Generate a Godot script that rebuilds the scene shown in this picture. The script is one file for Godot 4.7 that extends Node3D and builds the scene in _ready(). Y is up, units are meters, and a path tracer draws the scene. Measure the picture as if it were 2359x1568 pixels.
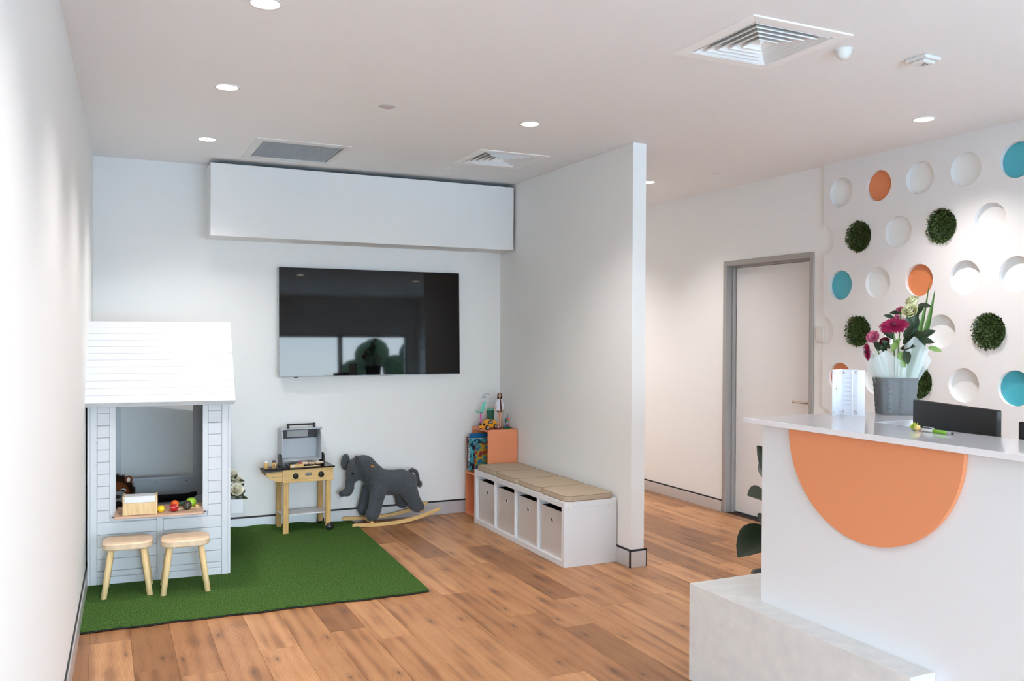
extends Node3D
# A clinic waiting room: play corner, television wall, cube bench, reception desk and a wall of round recesses.

const CEIL := 2.7
const WALL_R := 4.765
const WIN_Z := 9.5
const SIDE_X := 5.6             # the room widens behind the camera
const LEAN := -0.02852          # the long wall on the left is a little out of square

var M := {}
var taken := {}
var rng := RandomNumberGenerator.new()


# ---------------------------------------------------------------- mesh builder
class MB:
	var v := PackedVector3Array()
	var n := PackedVector3Array()
	var t := PackedVector2Array()
	var c := PackedColorArray()
	var tint := Color(1, 1, 1)
	var colored := false

	func put(p: Vector3, q: Vector3, w: Vector2) -> void:
		v.append(p)
		n.append(q)
		t.append(w)
		c.append(tint)

	func face(pts: Array, ref = null, uvs: Array = []) -> void:
		var nr := Vector3.ZERO
		var mid := Vector3.ZERO
		var m := pts.size()
		for i in m:
			var a: Vector3 = pts[i]
			var b: Vector3 = pts[(i + 1) % m]
			nr += a.cross(b)
			mid += a
		mid /= m
		nr = nr.normalized()
		var flip := false
		if ref != null and nr.dot(mid - ref) < 0.0:
			nr = -nr
			flip = true
		for i in range(1, m - 1):
			var i1 := i if flip else i + 1
			var i2 := i + 1 if flip else i
			put(pts[0], nr, uvs[0] if uvs else Vector2.ZERO)
			put(pts[i1], nr, uvs[i1] if uvs else Vector2.ZERO)
			put(pts[i2], nr, uvs[i2] if uvs else Vector2.ZERO)

	func quad_s(a: Vector3, b: Vector3, cc: Vector3, d: Vector3, na: Vector3, nb: Vector3, nc: Vector3, nd: Vector3) -> void:
		# smooth quad a b c d, any winding: turned so that its front lies along the normals
		var flat := (b - a).cross(d - a)
		if flat.length_squared() < 1e-16:
			flat = (cc - b).cross(d - b)
		var z := Vector2.ZERO
		if flat.dot(na + nb + nc + nd) > 0.0:
			put(a, na, z); put(cc, nc, z); put(b, nb, z)
			put(a, na, z); put(d, nd, z); put(cc, nc, z)
		else:
			put(a, na, z); put(b, nb, z); put(cc, nc, z)
			put(a, na, z); put(cc, nc, z); put(d, nd, z)

	func box(mid: Vector3, size: Vector3, bv := 0.0, b := Basis()) -> MB:
		var h := size * 0.5
		bv = minf(bv, minf(h.x, minf(h.y, h.z)) * 0.95)
		for ax in 3:
			var a1 := (ax + 1) % 3
			var a2 := (ax + 2) % 3
			for s in [-1.0, 1.0]:
				var q := []
				for k in [[-1, -1], [1, -1], [1, 1], [-1, 1]]:
					var p := Vector3.ZERO
					p[ax] = s * h[ax]
					p[a1] = k[0] * (h[a1] - bv)
					p[a2] = k[1] * (h[a2] - bv)
					q.append(mid + b * p)
				face(q, mid)
			if bv > 0.0:
				for s1 in [-1.0, 1.0]:
					for s2 in [-1.0, 1.0]:
						var q := []
						for k in [[0, -1], [0, 1], [1, 1], [1, -1]]:
							var p := Vector3.ZERO
							p[ax] = k[1] * (h[ax] - bv)
							p[a1] = s1 * (h[a1] if k[0] == 0 else h[a1] - bv)
							p[a2] = s2 * (h[a2] - bv if k[0] == 0 else h[a2])
							q.append(mid + b * p)
						face(q, mid)
		if bv > 0.0:
			for sx in [-1.0, 1.0]:
				for sy in [-1.0, 1.0]:
					for sz in [-1.0, 1.0]:
						var g := Vector3(sx, sy, sz)
						var q := []
						for ax in 3:
							var p := g * (h - Vector3.ONE * bv)
							p[ax] = g[ax] * h[ax]
							q.append(mid + b * p)
						face(q, mid)
		return self

	func span(a: Vector3, b: Vector3, bv := 0.0) -> MB:
		return box((a + b) * 0.5, (b - a).abs(), bv)

	func lathe(prof: Array, seg := 24, xf := Transform3D()) -> MB:
		var m := prof.size()
		var sn := []
		for i in m - 1:
			var d: Vector2 = prof[i + 1] - prof[i]
			sn.append(Vector2(d.y, -d.x).normalized())
		for i in m - 1:
			var n0: Vector2 = sn[i]
			var n1: Vector2 = sn[i]
			if i > 0 and sn[i - 1].dot(sn[i]) > 0.6:
				n0 = (sn[i - 1] + sn[i]).normalized()
			if i < m - 2 and sn[i + 1].dot(sn[i]) > 0.6:
				n1 = (sn[i + 1] + sn[i]).normalized()
			for k in seg:
				var a0 := TAU * k / seg
				var a1 := TAU * (k + 1) / seg
				var d0 := Vector3(cos(a0), 0, sin(a0))
				var d1 := Vector3(cos(a1), 0, sin(a1))
				var p0: Vector2 = prof[i]
				var p1: Vector2 = prof[i + 1]
				quad_s(xf * (d0 * p0.x + Vector3.UP * p0.y), xf * (d1 * p0.x + Vector3.UP * p0.y), xf * (d1 * p1.x + Vector3.UP * p1.y), xf * (d0 * p1.x + Vector3.UP * p1.y),
					(xf.basis * (d0 * n0.x + Vector3.UP * n0.y)).normalized(), (xf.basis * (d1 * n0.x + Vector3.UP * n0.y)).normalized(), (xf.basis * (d1 * n1.x + Vector3.UP * n1.y)).normalized(), (xf.basis * (d0 * n1.x + Vector3.UP * n1.y)).normalized())
		return self

	func rod(a: Vector3, b: Vector3, r0: float, r1 := -1.0, seg := 16, bv := 0.0) -> MB:
		if r1 < 0.0:
			r1 = r0
		var d := b - a
		var L := d.length()
		var y := d / L
		var x := (Vector3.RIGHT if absf(y.x) < 0.8 else Vector3.BACK).cross(y).normalized()
		var xf := Transform3D(Basis(x, y, x.cross(y)), a)
		if bv > 0.0:
			return lathe([Vector2(0, 0), Vector2(r0 - bv, 0), Vector2(r0, bv), Vector2(r1, L - bv), Vector2(r1 - bv, L), Vector2(0, L)], seg, xf)
		return lathe([Vector2(0, 0), Vector2(r0, 0), Vector2(r1, L), Vector2(0, L)], seg, xf)

	func tube(path: Array, rad, seg := 10, cap := true, squash := 1.0) -> MB:
		var m := path.size()
		var up := Vector3.UP
		var t0: Vector3 = (path[1] - path[0]).normalized()
		if absf(t0.dot(up)) > 0.9:
			up = Vector3.RIGHT
		var rings := []
		var norms := []
		for i in m:
			var tg: Vector3 = (path[mini(i + 1, m - 1)] - path[maxi(i - 1, 0)]).normalized()
			var sd := up.cross(tg).normalized()
			up = tg.cross(sd)
			var r: float = rad[i] if rad is Array else rad
			var ring := []
			var nrm := []
			for k in seg:
				var a := TAU * k / seg
				var d := sd * cos(a) + up * sin(a) * squash
				ring.append(path[i] + d * r)
				nrm.append((sd * cos(a) * squash + up * sin(a)).normalized())
			rings.append(ring)
			norms.append(nrm)
		for i in m - 1:
			for k in seg:
				var k1 := (k + 1) % seg
				quad_s(rings[i][k], rings[i][k1], rings[i + 1][k1], rings[i + 1][k], norms[i][k], norms[i][k1], norms[i + 1][k1], norms[i + 1][k])
		if cap:
			face(rings[0], path[1])
			face(rings[m - 1], path[m - 2])
		return self

	func ball(mid: Vector3, r: Vector3, seg := 20, rings := 12, b := Basis()) -> MB:
		for i in rings:
			var t0 := PI * i / rings - PI / 2
			var t1 := PI * (i + 1) / rings - PI / 2
			for k in seg:
				var a0 := TAU * k / seg
				var a1 := TAU * (k + 1) / seg
				var e := []
				var q := []
				for w in [[t0, a0], [t0, a1], [t1, a1], [t1, a0]]:
					var d := Vector3(cos(w[0]) * cos(w[1]), sin(w[0]), cos(w[0]) * sin(w[1]))
					e.append(mid + b * (d * r))
					q.append((b * (d / r)).normalized())
				quad_s(e[0], e[1], e[2], e[3], q[0], q[1], q[2], q[3])
		return self

	func prism(poly: PackedVector2Array, z0: float, z1: float, xf := Transform3D(), bv := 0.0) -> MB:
		# a flat outline in local x, y, pushed along local z from z0 to z1, with both rims chamfered by bv
		if Geometry2D.is_polygon_clockwise(poly):
			poly = poly.duplicate()
			poly.reverse()
		var m := poly.size()
		var en := []
		for i in m:
			var d := poly[(i + 1) % m] - poly[i]
			en.append(Vector2(d.y, -d.x).normalized())
		var inner := PackedVector2Array()
		var ns := []
		for i in m:
			var e0: Vector2 = en[(i + m - 1) % m]
			var e1: Vector2 = en[i]
			var mm := (e0 + e1).normalized()
			ns.append([mm, mm] if e0.dot(e1) > 0.75 else [e0, e1])
			inner.append(poly[i] - mm * bv / maxf(0.4, mm.dot(e1)))
		var at := func(p: Vector2, z: float) -> Vector3: return xf * Vector3(p.x, p.y, z)
		var lo := z0 + bv
		var hi := z1 - bv
		for i in m:
			var j := (i + 1) % m
			var na: Vector2 = ns[i][1]
			var nb: Vector2 = ns[j][0]
			var wa := (xf.basis * Vector3(na.x, na.y, 0)).normalized()
			var wb := (xf.basis * Vector3(nb.x, nb.y, 0)).normalized()
			quad_s(at.call(poly[i], lo), at.call(poly[j], lo), at.call(poly[j], hi), at.call(poly[i], hi), wa, wb, wb, wa)
			if bv > 0.0:
				for s in [[lo, z0, -1.0], [hi, z1, 1.0]]:
					var va := (xf.basis * Vector3(na.x, na.y, s[2])).normalized()
					var vb := (xf.basis * Vector3(nb.x, nb.y, s[2])).normalized()
					quad_s(at.call(poly[i], s[0]), at.call(poly[j], s[0]), at.call(inner[j], s[1]), at.call(inner[i], s[1]), va, vb, vb, va)
		var cap := inner if bv > 0.0 else poly
		var idx := Geometry2D.triangulate_polygon(cap)
		var up := (xf.basis * Vector3(0, 0, 1)).normalized()
		for i in range(0, idx.size(), 3):
			for s in [[z0, -up], [z1, up]]:
				var a: Vector3 = at.call(cap[idx[i]], s[0])
				var b: Vector3 = at.call(cap[idx[i + 1]], s[0])
				var d: Vector3 = at.call(cap[idx[i + 2]], s[0])
				var w: Vector3 = s[1]
				if (b - a).cross(d - a).dot(w) > 0.0:
					put(a, w, cap[idx[i]]); put(d, w, cap[idx[i + 2]]); put(b, w, cap[idx[i + 1]])
				else:
					put(a, w, cap[idx[i]]); put(b, w, cap[idx[i + 1]]); put(d, w, cap[idx[i + 2]])
		return self

	func sheet(f: Callable, nu: int, nv: int, thick := 0.0) -> MB:
		# a smooth surface f(u, v) with u, v in 0..1; with a thickness it gets a second side and a rim
		var p := []
		var q := []
		for i in nu + 1:
			var row := []
			var rq := []
			for j in nv + 1:
				var u := float(i) / nu
				var w := float(j) / nv
				row.append(f.call(u, w))
				var du: Vector3 = f.call(minf(u + 0.01, 1.0), w) - f.call(maxf(u - 0.01, 0.0), w)
				var dv: Vector3 = f.call(u, minf(w + 0.01, 1.0)) - f.call(u, maxf(w - 0.01, 0.0))
				var nr := du.cross(dv)
				rq.append(nr.normalized() if nr.length() > 1e-12 else Vector3.UP)
			p.append(row)
			q.append(rq)
		for i in nu:
			for j in nv:
				quad_s(p[i][j], p[i + 1][j], p[i + 1][j + 1], p[i][j + 1], q[i][j], q[i + 1][j], q[i + 1][j + 1], q[i][j + 1])
				if thick > 0.0:
					quad_s(p[i][j] - q[i][j] * thick, p[i + 1][j] - q[i + 1][j] * thick, p[i + 1][j + 1] - q[i + 1][j + 1] * thick, p[i][j + 1] - q[i][j + 1] * thick, -q[i][j], -q[i + 1][j], -q[i + 1][j + 1], -q[i][j + 1])
		if thick > 0.0:
			for j in nv:
				for i in [0, nu]:
					face([p[i][j], p[i][j + 1], p[i][j + 1] - q[i][j + 1] * thick, p[i][j] - q[i][j] * thick], p[nu / 2][nv / 2])
			for i in nu:
				for j in [0, nv]:
					face([p[i][j], p[i + 1][j], p[i + 1][j] - q[i + 1][j] * thick, p[i][j] - q[i][j] * thick], p[nu / 2][nv / 2])
		return self

	func done() -> ArrayMesh:
		var a := []
		a.resize(Mesh.ARRAY_MAX)
		a[Mesh.ARRAY_VERTEX] = v
		a[Mesh.ARRAY_NORMAL] = n
		a[Mesh.ARRAY_TEX_UV] = t
		if colored:
			a[Mesh.ARRAY_COLOR] = c
		var m := ArrayMesh.new()
		m.add_surface_from_arrays(Mesh.PRIMITIVE_TRIANGLES, a)
		return m


func mb() -> MB:
	return MB.new()


func rrect(w: float, h: float, r: float, seg := 5) -> PackedVector2Array:
	var o := PackedVector2Array()
	for k in [[1, 1, 0.0], [-1, 1, PI / 2], [-1, -1, PI], [1, -1, PI * 1.5]]:
		for i in seg + 1:
			var a: float = k[2] + PI / 2 * i / seg
			o.append(Vector2(k[0] * (w / 2 - r) + cos(a) * r, k[1] * (h / 2 - r) + sin(a) * r))
	return o


func oval(rx: float, ry: float, seg := 32, from := 0.0, to := TAU) -> PackedVector2Array:
	var o := PackedVector2Array()
	var whole := is_equal_approx(to - from, TAU)
	for i in seg if whole else seg + 1:
		var a := from + (to - from) * i / seg
		o.append(Vector2(cos(a) * rx, sin(a) * ry))
	return o


# a smooth body from tapered bones: distances joined with a smooth minimum and meshed as surface nets
func body(bones: Array, cell: float, blend: float) -> MB:
	var lo := Vector3.INF
	var hi := -Vector3.INF
	for b in bones:
		for e in [[b[0], b[2]], [b[1], b[3]]]:
			lo = lo.min(e[0] - Vector3.ONE * (e[1] + blend + cell * 2))
			hi = hi.max(e[0] + Vector3.ONE * (e[1] + blend + cell * 2))
	var nx := int(ceil((hi.x - lo.x) / cell)) + 1
	var ny := int(ceil((hi.y - lo.y) / cell)) + 1
	var nz := int(ceil((hi.z - lo.z) / cell)) + 1
	var f := PackedFloat32Array()
	f.resize(nx * ny * nz)
	f.fill(1.0)
	for b in bones:
		var p0: Vector3 = b[0]
		var p1: Vector3 = b[1]
		var r0: float = b[2]
		var r1: float = b[3]
		var reach := maxf(r0, r1) + blend * 1.5 + cell * 2
		var b0 := ((p0.min(p1) - Vector3.ONE * reach - lo) / cell).floor().max(Vector3.ZERO)
		var b1 := ((p0.max(p1) + Vector3.ONE * reach - lo) / cell).ceil().min(Vector3(nx - 1, ny - 1, nz - 1))
		var d := p1 - p0
		var dd := maxf(d.length_squared(), 1e-9)
		for i in range(int(b0.x), int(b1.x) + 1):
			for j in range(int(b0.y), int(b1.y) + 1):
				var at := (i * ny + j) * nz
				for k in range(int(b0.z), int(b1.z) + 1):
					var p := lo + Vector3(i, j, k) * cell
					var s := clampf((p - p0).dot(d) / dd, 0.0, 1.0)
					var g := (p - p0 - d * s).length() - lerpf(r0, r1, s)
					var o := f[at + k]
					var h := maxf(blend - absf(o - g), 0.0) / blend
					f[at + k] = minf(o, g) - h * h * blend * 0.25
	var at_f := func(i: int, j: int, k: int) -> float: return f[(clampi(i, 0, nx - 1) * ny + clampi(j, 0, ny - 1)) * nz + clampi(k, 0, nz - 1)]
	var vid := {}
	var vp := []
	var vn := []
	for i in nx - 1:
		for j in ny - 1:
			for k in nz - 1:
				var base := (i * ny + j) * nz + k
				var inside := 0
				var vals := PackedFloat32Array([f[base], f[base + ny * nz], f[base + nz], f[base + ny * nz + nz], f[base + 1], f[base + ny * nz + 1], f[base + nz + 1], f[base + ny * nz + nz + 1]])
				for x in vals:
					if x < 0.0:
						inside += 1
				if inside == 0 or inside == 8:
					continue
				var sum := Vector3.ZERO
				var cnt := 0
				for e in [[0, 1], [2, 3], [4, 5], [6, 7], [0, 2], [1, 3], [4, 6], [5, 7], [0, 4], [1, 5], [2, 6], [3, 7]]:
					var fa := vals[e[0]]
					var fb := vals[e[1]]
					if (fa < 0.0) != (fb < 0.0):
						var w := fa / (fa - fb)
						sum += Vector3(e[0] & 1, (e[0] >> 1) & 1, e[0] >> 2).lerp(Vector3(e[1] & 1, (e[1] >> 1) & 1, e[1] >> 2), w)
						cnt += 1
				vid[base] = vp.size()
				vp.append(lo + (Vector3(i, j, k) + sum / cnt) * cell)
				vn.append(Vector3(at_f.call(i + 2, j, k) + at_f.call(i + 2, j + 1, k + 1) - at_f.call(i - 1, j, k) - at_f.call(i - 1, j + 1, k + 1), at_f.call(i, j + 2, k) + at_f.call(i + 1, j + 2, k + 1) - at_f.call(i, j - 1, k) - at_f.call(i + 1, j - 1, k + 1), at_f.call(i, j, k + 2) + at_f.call(i + 1, j + 1, k + 2) - at_f.call(i, j, k - 1) - at_f.call(i + 1, j + 1, k - 1)).normalized())
	var o := mb()
	for base in vid:
		var i: int = base / (ny * nz)
		var j: int = (base / nz) % ny
		var k: int = base % nz
		for e in [[ny * nz, nz, 1, j, k], [nz, ny * nz, 1, i, k], [1, ny * nz, nz, i, j]]:
			if e[3] == 0 or e[4] == 0:
				continue
			if (f[base] < 0.0) != (f[base + e[0]] < 0.0):
				var q := [base, base - e[1], base - e[1] - e[2], base - e[2]]
				if vid.has(q[1]) and vid.has(q[2]) and vid.has(q[3]):
					var w := q.map(func(x): return vid[x])
					o.quad_s(vp[w[0]], vp[w[1]], vp[w[2]], vp[w[3]], vn[w[0]], vn[w[1]], vn[w[2]], vn[w[3]])
	return o


# ---------------------------------------------------------------- scene helpers
func numbered(called: String) -> String:
	var k: int = taken.get(called, 0)
	taken[called] = k + 1
	return called if k == 0 else "%s_%03d" % [called, k]


func part(called: String, m, material: Material, parent: Node3D, label := "") -> MeshInstance3D:
	var o := MeshInstance3D.new()
	o.name = called
	o.mesh = m.done() if m is MB else m
	o.material_override = material
	parent.add_child(o, true)
	if label:
		o.set_meta("label", label)
	return o


func thing(called: String, label: String, category: String, at := Vector3.ZERO, turn := 0.0, group := "") -> Node3D:
	var o := Node3D.new()
	o.name = numbered(called)
	add_child(o)
	o.position = at
	o.rotation.y = turn
	o.set_meta("label", label)
	o.set_meta("category", category)
	if group:
		o.set_meta("group", group)
	return o


func solo(called: String, m, material: Material, label: String, category: String, at := Vector3.ZERO, turn := 0.0, group := "") -> MeshInstance3D:
	var o := MeshInstance3D.new()
	o.name = numbered(called)
	o.mesh = m.done() if m is MB else m
	o.material_override = material
	add_child(o)
	o.position = at
	o.rotation.y = turn
	o.set_meta("label", label)
	o.set_meta("category", category)
	if group:
		o.set_meta("group", group)
	return o


func struct(called: String, label: String, m = null, material: Material = null) -> Node3D:
	var o: Node3D = MeshInstance3D.new() if m else Node3D.new()
	o.name = numbered(called)
	if m:
		o.mesh = m.done() if m is MB else m
		o.material_override = material
	add_child(o)
	o.set_meta("kind", "structure")
	o.set_meta("label", label)
	return o


func copy(o: Node3D, label: String, at: Vector3, turn := 0.0) -> Node3D:
	var stem: String = o.name
	if stem.length() > 4 and stem.substr(stem.length() - 4).begins_with("_0"):
		stem = stem.substr(0, stem.length() - 4)
	var d: Node3D = o.duplicate()
	d.name = numbered(stem)
	add_child(d)
	d.position = at
	d.rotation.y = turn
	d.set_meta("label", label)
	return d


# ---------------------------------------------------------------- materials
func rgb(r: int, g: int, b: int) -> Color:
	return Color(r / 255.0, g / 255.0, b / 255.0)


func mat(called: String, col: Color, rough := 0.6, spec := 0.5) -> StandardMaterial3D:
	var m := StandardMaterial3D.new()
	m.resource_name = called
	m.albedo_color = col
	m.roughness = rough
	m.metallic_specular = spec
	M[called] = m
	return m


func metal(called: String, col: Color, rough := 0.35) -> StandardMaterial3D:
	var m := mat(called, col, rough)
	m.metallic = 1.0
	return m


func noise_tex(freq: float, oct := 4, size := 256, ramp: Array = [], sd := 1, kind := FastNoiseLite.TYPE_SIMPLEX_SMOOTH) -> NoiseTexture2D:
	var fn := FastNoiseLite.new()
	fn.noise_type = kind
	fn.frequency = freq
	fn.fractal_octaves = oct
	fn.seed = sd
	var x := NoiseTexture2D.new()
	x.width = size
	x.height = size
	x.seamless = true
	x.noise = fn
	if ramp:
		var g := Gradient.new()
		g.offsets = PackedFloat32Array(ramp[0])
		g.colors = PackedColorArray(ramp[1])
		x.color_ramp = g
	return x


func bumpy(m: StandardMaterial3D, tex: Texture2D, depth: float, scale: float) -> StandardMaterial3D:
	m.heightmap_enabled = true
	m.heightmap_texture = tex
	m.heightmap_scale = depth
	m.uv1_triplanar = true
	m.uv1_scale = Vector3.ONE * scale
	return m


func clear(called: String, col: Color, rough: float, opacity: float) -> StandardMaterial3D:
	var m := mat(called, Color(col.r, col.g, col.b, opacity), rough)
	m.transparency = BaseMaterial3D.TRANSPARENCY_ALPHA
	return m


func timber(called: String, light: Color, dark: Color, grain: Vector3, rough := 0.5) -> StandardMaterial3D:
	var m := mat(called, Color.WHITE, rough)
	m.albedo_texture = noise_tex(0.02, 4, 256, [[0.0, 0.35, 0.6, 1.0], [dark, light.lerp(dark, 0.4), light, light.lightened(0.08)]], called.length() + 3)
	m.uv1_triplanar = true
	m.uv1_scale = grain
	return m


func floor_texture() -> ImageTexture:
	# four boards side by side, each with its own grain, bands and knots
	var W := 768
	var H := 1536
	var data := PackedByteArray()
	data.resize(W * H * 3)
	var a := FastNoiseLite.new()
	a.noise_type = FastNoiseLite.TYPE_SIMPLEX_SMOOTH
	a.frequency = 1.0
	a.fractal_type = FastNoiseLite.FRACTAL_NONE
	a.seed = 7
	var r := RandomNumberGenerator.new()
	r.seed = 21
	var boards := []
	for b in 4:
		var knots := []
		for i in [2, 1, 3, 1][b]:
			knots.append([r.randf_range(0.15, 0.85), r.randf(), r.randf_range(0.3, 1.0)])
		boards.append({"tone": [0.0, 0.09, -0.07, 0.03][b], "centre": r.randf_range(0.3, 0.7), "knots": knots, "off": b * 31.7})
	var light := Vector3(0.775, 0.575, 0.400)
	var mid := Vector3(0.665, 0.462, 0.300)
	var dark := Vector3(0.425, 0.300, 0.214)
	for x in W:
		var b: Dictionary = boards[x * 4 / W]
		var u := fmod(x * 4.0 / W, 1.0)
		for y in H:
			var s := float(y) / H * 7.2      # in board widths
			var o: float = b.off
			var warp := a.get_noise_2d(u * 0.9 + o, s * 0.38)
			var band := a.get_noise_2d(u * 3.4 + o + 50.0 + warp * 0.12, s * 0.13 + 3.0)
			var cloud := a.get_noise_2d(u * 1.1 + o + 90.0, s * 0.55)
			# growth rings cut lengthways: long arches around the heart of the board
			var ring := sin((absf(u - b.centre + warp * 0.10) * 13.0 + pow(s * 0.16, 2.0) + warp * 1.6) * TAU)
			var fine := a.get_noise_2d(u * 60.0 + warp * 6.0 + o, s * 1.6)
			var pore := a.get_noise_2d(u * 150.0 + o, s * 7.0)
			var k := 0.0
			for q in b.knots:
				var dx: float = (u - q[0]) * 7.0
				var dy: float = (s - q[1] * 7.2) * 2.4
				var d: float = sqrt(dx * dx + dy * dy) / q[2]
				if d < 1.6:
					k = maxf(k, (1.0 - smoothstep(0.1, 0.45, d)) * 0.8 + (1.0 - smoothstep(0.3, 1.6, d)) * 0.28)
			var w: float = 0.46 + band * 0.38 + cloud * 0.22 + ring * 0.11 + fine * 0.20 + pore * 0.14 + b.tone
			var c := mid.lerp(light, clampf(w * 1.15, 0.0, 1.0))
			c = c.lerp(dark, clampf(smoothstep(0.15, 1.0, -band - cloud * 0.7) * 0.30 + k + maxf(0.0, -fine - 0.3) * 0.28 + maxf(0.0, -pore - 0.45) * 0.3, 0.0, 0.88))
			var at := (y * W + x) * 3
			data[at] = int(clampf(c.x, 0, 1) * 255)
			data[at + 1] = int(clampf(c.y, 0, 1) * 255)
			data[at + 2] = int(clampf(c.z, 0, 1) * 255)
	return ImageTexture.create_from_image(Image.create_from_data(W, H, false, Image.FORMAT_RGB8, data))


func make_materials() -> void:
	bumpy(mat("wall_paint", rgb(242, 242, 240), 0.75, 0.35), noise_tex(0.06, 3, 128), 0.02, 3.0)
	bumpy(mat("ceiling_paint", rgb(243, 242, 241), 0.9, 0.25), noise_tex(0.06, 3, 128), 0.02, 3.0)
	mat("panel_white", rgb(232, 230, 228), 0.45)
	mat("gloss_white", rgb(230, 231, 233), 0.3)
	mat("house_white", rgb(212, 216, 220), 0.5)
	mat("plastic_white", rgb(230, 230, 226), 0.4)
	mat("off_white", rgb(220, 214, 206), 0.35)
	mat("vent_white", rgb(250, 249, 247), 0.5)
	mat("egg_crate", rgb(178, 180, 180), 0.5)
	mat("detector_grey", rgb(198, 192, 188), 0.5)
	mat("black", rgb(22, 22, 24), 0.45)
	mat("black_gloss", rgb(14, 14, 16), 0.18)
	mat("black_matte", rgb(16, 16, 17), 0.85)
	mat("black_strip", rgb(18, 19, 22), 0.5)
	mat("screen", rgb(3, 3, 4), 0.03, 0.42)
	mat("duct", rgb(52, 55, 57), 0.7)
	var s := metal("aluminium", rgb(214, 215, 217), 0.36)
	s.metallic = 0.5
	s = metal("frame_metal", rgb(170, 168, 166), 0.5)
	s.metallic = 0.55
	metal("steel", rgb(200, 195, 188), 0.22)
	metal("chrome", rgb(225, 225, 228), 0.1)
	mat("peach", rgb(233, 150, 103), 0.5)
	mat("peach_cube", rgb(238, 150, 105), 0.55)
	mat("orange_disc", rgb(226, 136, 86), 0.45)
	mat("blue_disc", rgb(78, 178, 194), 0.14)
	s = mat("quartz", rgb(240, 238, 240), 0.08)
	s.albedo_texture = noise_tex(0.25, 3, 512, [[0.0, 0.3, 0.5, 1.0], [Color(0.93, 0.93, 0.94), Color(0.98, 0.98, 0.98), Color(1, 1, 1), Color(1, 1, 1)]], 5)
	s.uv1_triplanar = true
	s.uv1_scale = Vector3.ONE * 5.0
	s = mat("stone_laminate", rgb(226, 226, 223), 0.6)
	s.albedo_texture = noise_tex(0.012, 5, 512, [[0.0, 0.35, 0.65, 1.0], [Color(0.93, 0.93, 0.94), Color(0.955, 0.955, 0.96), Color(0.97, 0.97, 0.97), Color(1, 1, 1)]], 9)
	bumpy(s, noise_tex(0.2, 2, 256, [], 4), 0.003, 1.6)
	timber("birch", rgb(230, 204, 172), rgb(214, 184, 148), Vector3(3, 0.8, 12))
	timber("pine", rgb(232, 202, 150), rgb(214, 176, 118), Vector3(12, 1.2, 12))
	timber("ply", rgb(212, 176, 150), rgb(192, 152, 126), Vector3(1.5, 6, 10))
	timber("honey", rgb(222, 180, 112), rgb(200, 156, 90), Vector3(9, 1.0, 9))
	timber("honey_flat", rgb(226, 188, 124), rgb(208, 166, 100), Vector3(1.0, 9, 9))
	s = mat("grass_mat", Color.WHITE, 0.95, 0.2)
	s.albedo_texture = noise_tex(0.13, 4, 512, [[0.0, 0.35, 0.6, 1.0], [rgb(22, 44, 18), rgb(50, 80, 34), rgb(72, 104, 48), rgb(140, 156, 92)]], 3)
	bumpy(s, noise_tex(0.3, 2, 512, [], 8), 0.3, 1.7)
	mat("mat_backing", rgb(38, 40, 42), 0.9)
	s = mat("plush", Color.WHITE, 0.95, 0.2)
	s.albedo_texture = noise_tex(0.05, 4, 256, [[0.0, 0.5, 1.0], [rgb(60, 65, 71), rgb(80, 85, 91), rgb(102, 108, 114)]], 6)
	s.rim_enabled = true
	s.rim = 0.35
	s.rim_tint = 0.6
	bumpy(s, noise_tex(0.28, 2, 256, [], 2), 0.35, 7.0)
	mat("dark_plush", rgb(30, 30, 33), 0.95, 0.2)
	mat("mane", rgb(60, 38, 26), 0.95, 0.2)
	mat("lion_fur", rgb(126, 70, 40), 0.9, 0.2)
	mat("lion_muzzle", rgb(168, 172, 172), 0.9, 0.2)
	mat("lion_mouth", rgb(46, 30, 28), 0.8)
	s = mat("cushion", Color.WHITE, 0.95, 0.2)
	s.albedo_texture = noise_tex(0.35, 2, 256, [[0.0, 0.5, 1.0], [rgb(168, 150, 128), rgb(190, 172, 150), rgb(206, 190, 168)]], 12)
	bumpy(s, noise_tex(0.4, 2, 256, [], 13), 0.08, 6.0)
	mat("cushion_piping", rgb(160, 142, 120), 0.9)
	mat("bin", rgb(206, 198, 192), 0.16)
	mat("bin_dark", rgb(40, 42, 46), 0.6)
	mat("silver_paint", rgb(188, 194, 200), 0.3)
	mat("charcoal", rgb(78, 78, 84), 0.6)
	clear("clear_plastic", Color(0.95, 0.95, 0.96), 0.1, 0.15)
	clear("pane", Color(0.96, 0.98, 0.97), 0.02, 0.08)
	s = clear("wrap", rgb(226, 236, 232), 0.5, 0.50)
	s.backlight_enabled = true
	s.backlight = Color(0.25, 0.27, 0.26)
	mat("knit", rgb(132, 134, 137), 0.95, 0.2)
	bumpy(M.knit, noise_tex(0.3, 2, 256, [], 17), 0.25, 12.0)
	mat("magenta", rgb(176, 24, 84), 0.7)
	mat("magenta_dark", rgb(106, 14, 52), 0.8)
	mat("pink", rgb(232, 128, 160), 0.7)
	mat("cream", rgb(246, 242, 196), 0.65)
	mat("ivory", rgb(250, 246, 226), 0.65)
	for q in [["leaf", rgb(44, 62, 40)], ["blade", rgb(98, 138, 66)], ["big_leaf", rgb(36, 50, 34)], ["leaf_light", rgb(126, 158, 84)]]:
		s = mat(q[0], q[1], 0.45)
		s.backlight_enabled = true
		s.backlight = q[1].darkened(0.5)
	s = mat("moss", Color.WHITE, 0.6)
	s.vertex_color_use_as_albedo = true
	mat("red", rgb(186, 24, 32), 0.3)
	mat("dark_red", rgb(112, 26, 32), 0.4)
	mat("yellow", rgb(240, 212, 40), 0.35)
	mat("orange", rgb(240, 106, 40), 0.28)
	mat("lime", rgb(150, 196, 44), 0.3)
	mat("avocado", rgb(64, 56, 46), 0.25)
	mat("bottle_green", rgb(16, 92, 66), 0.4)
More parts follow.
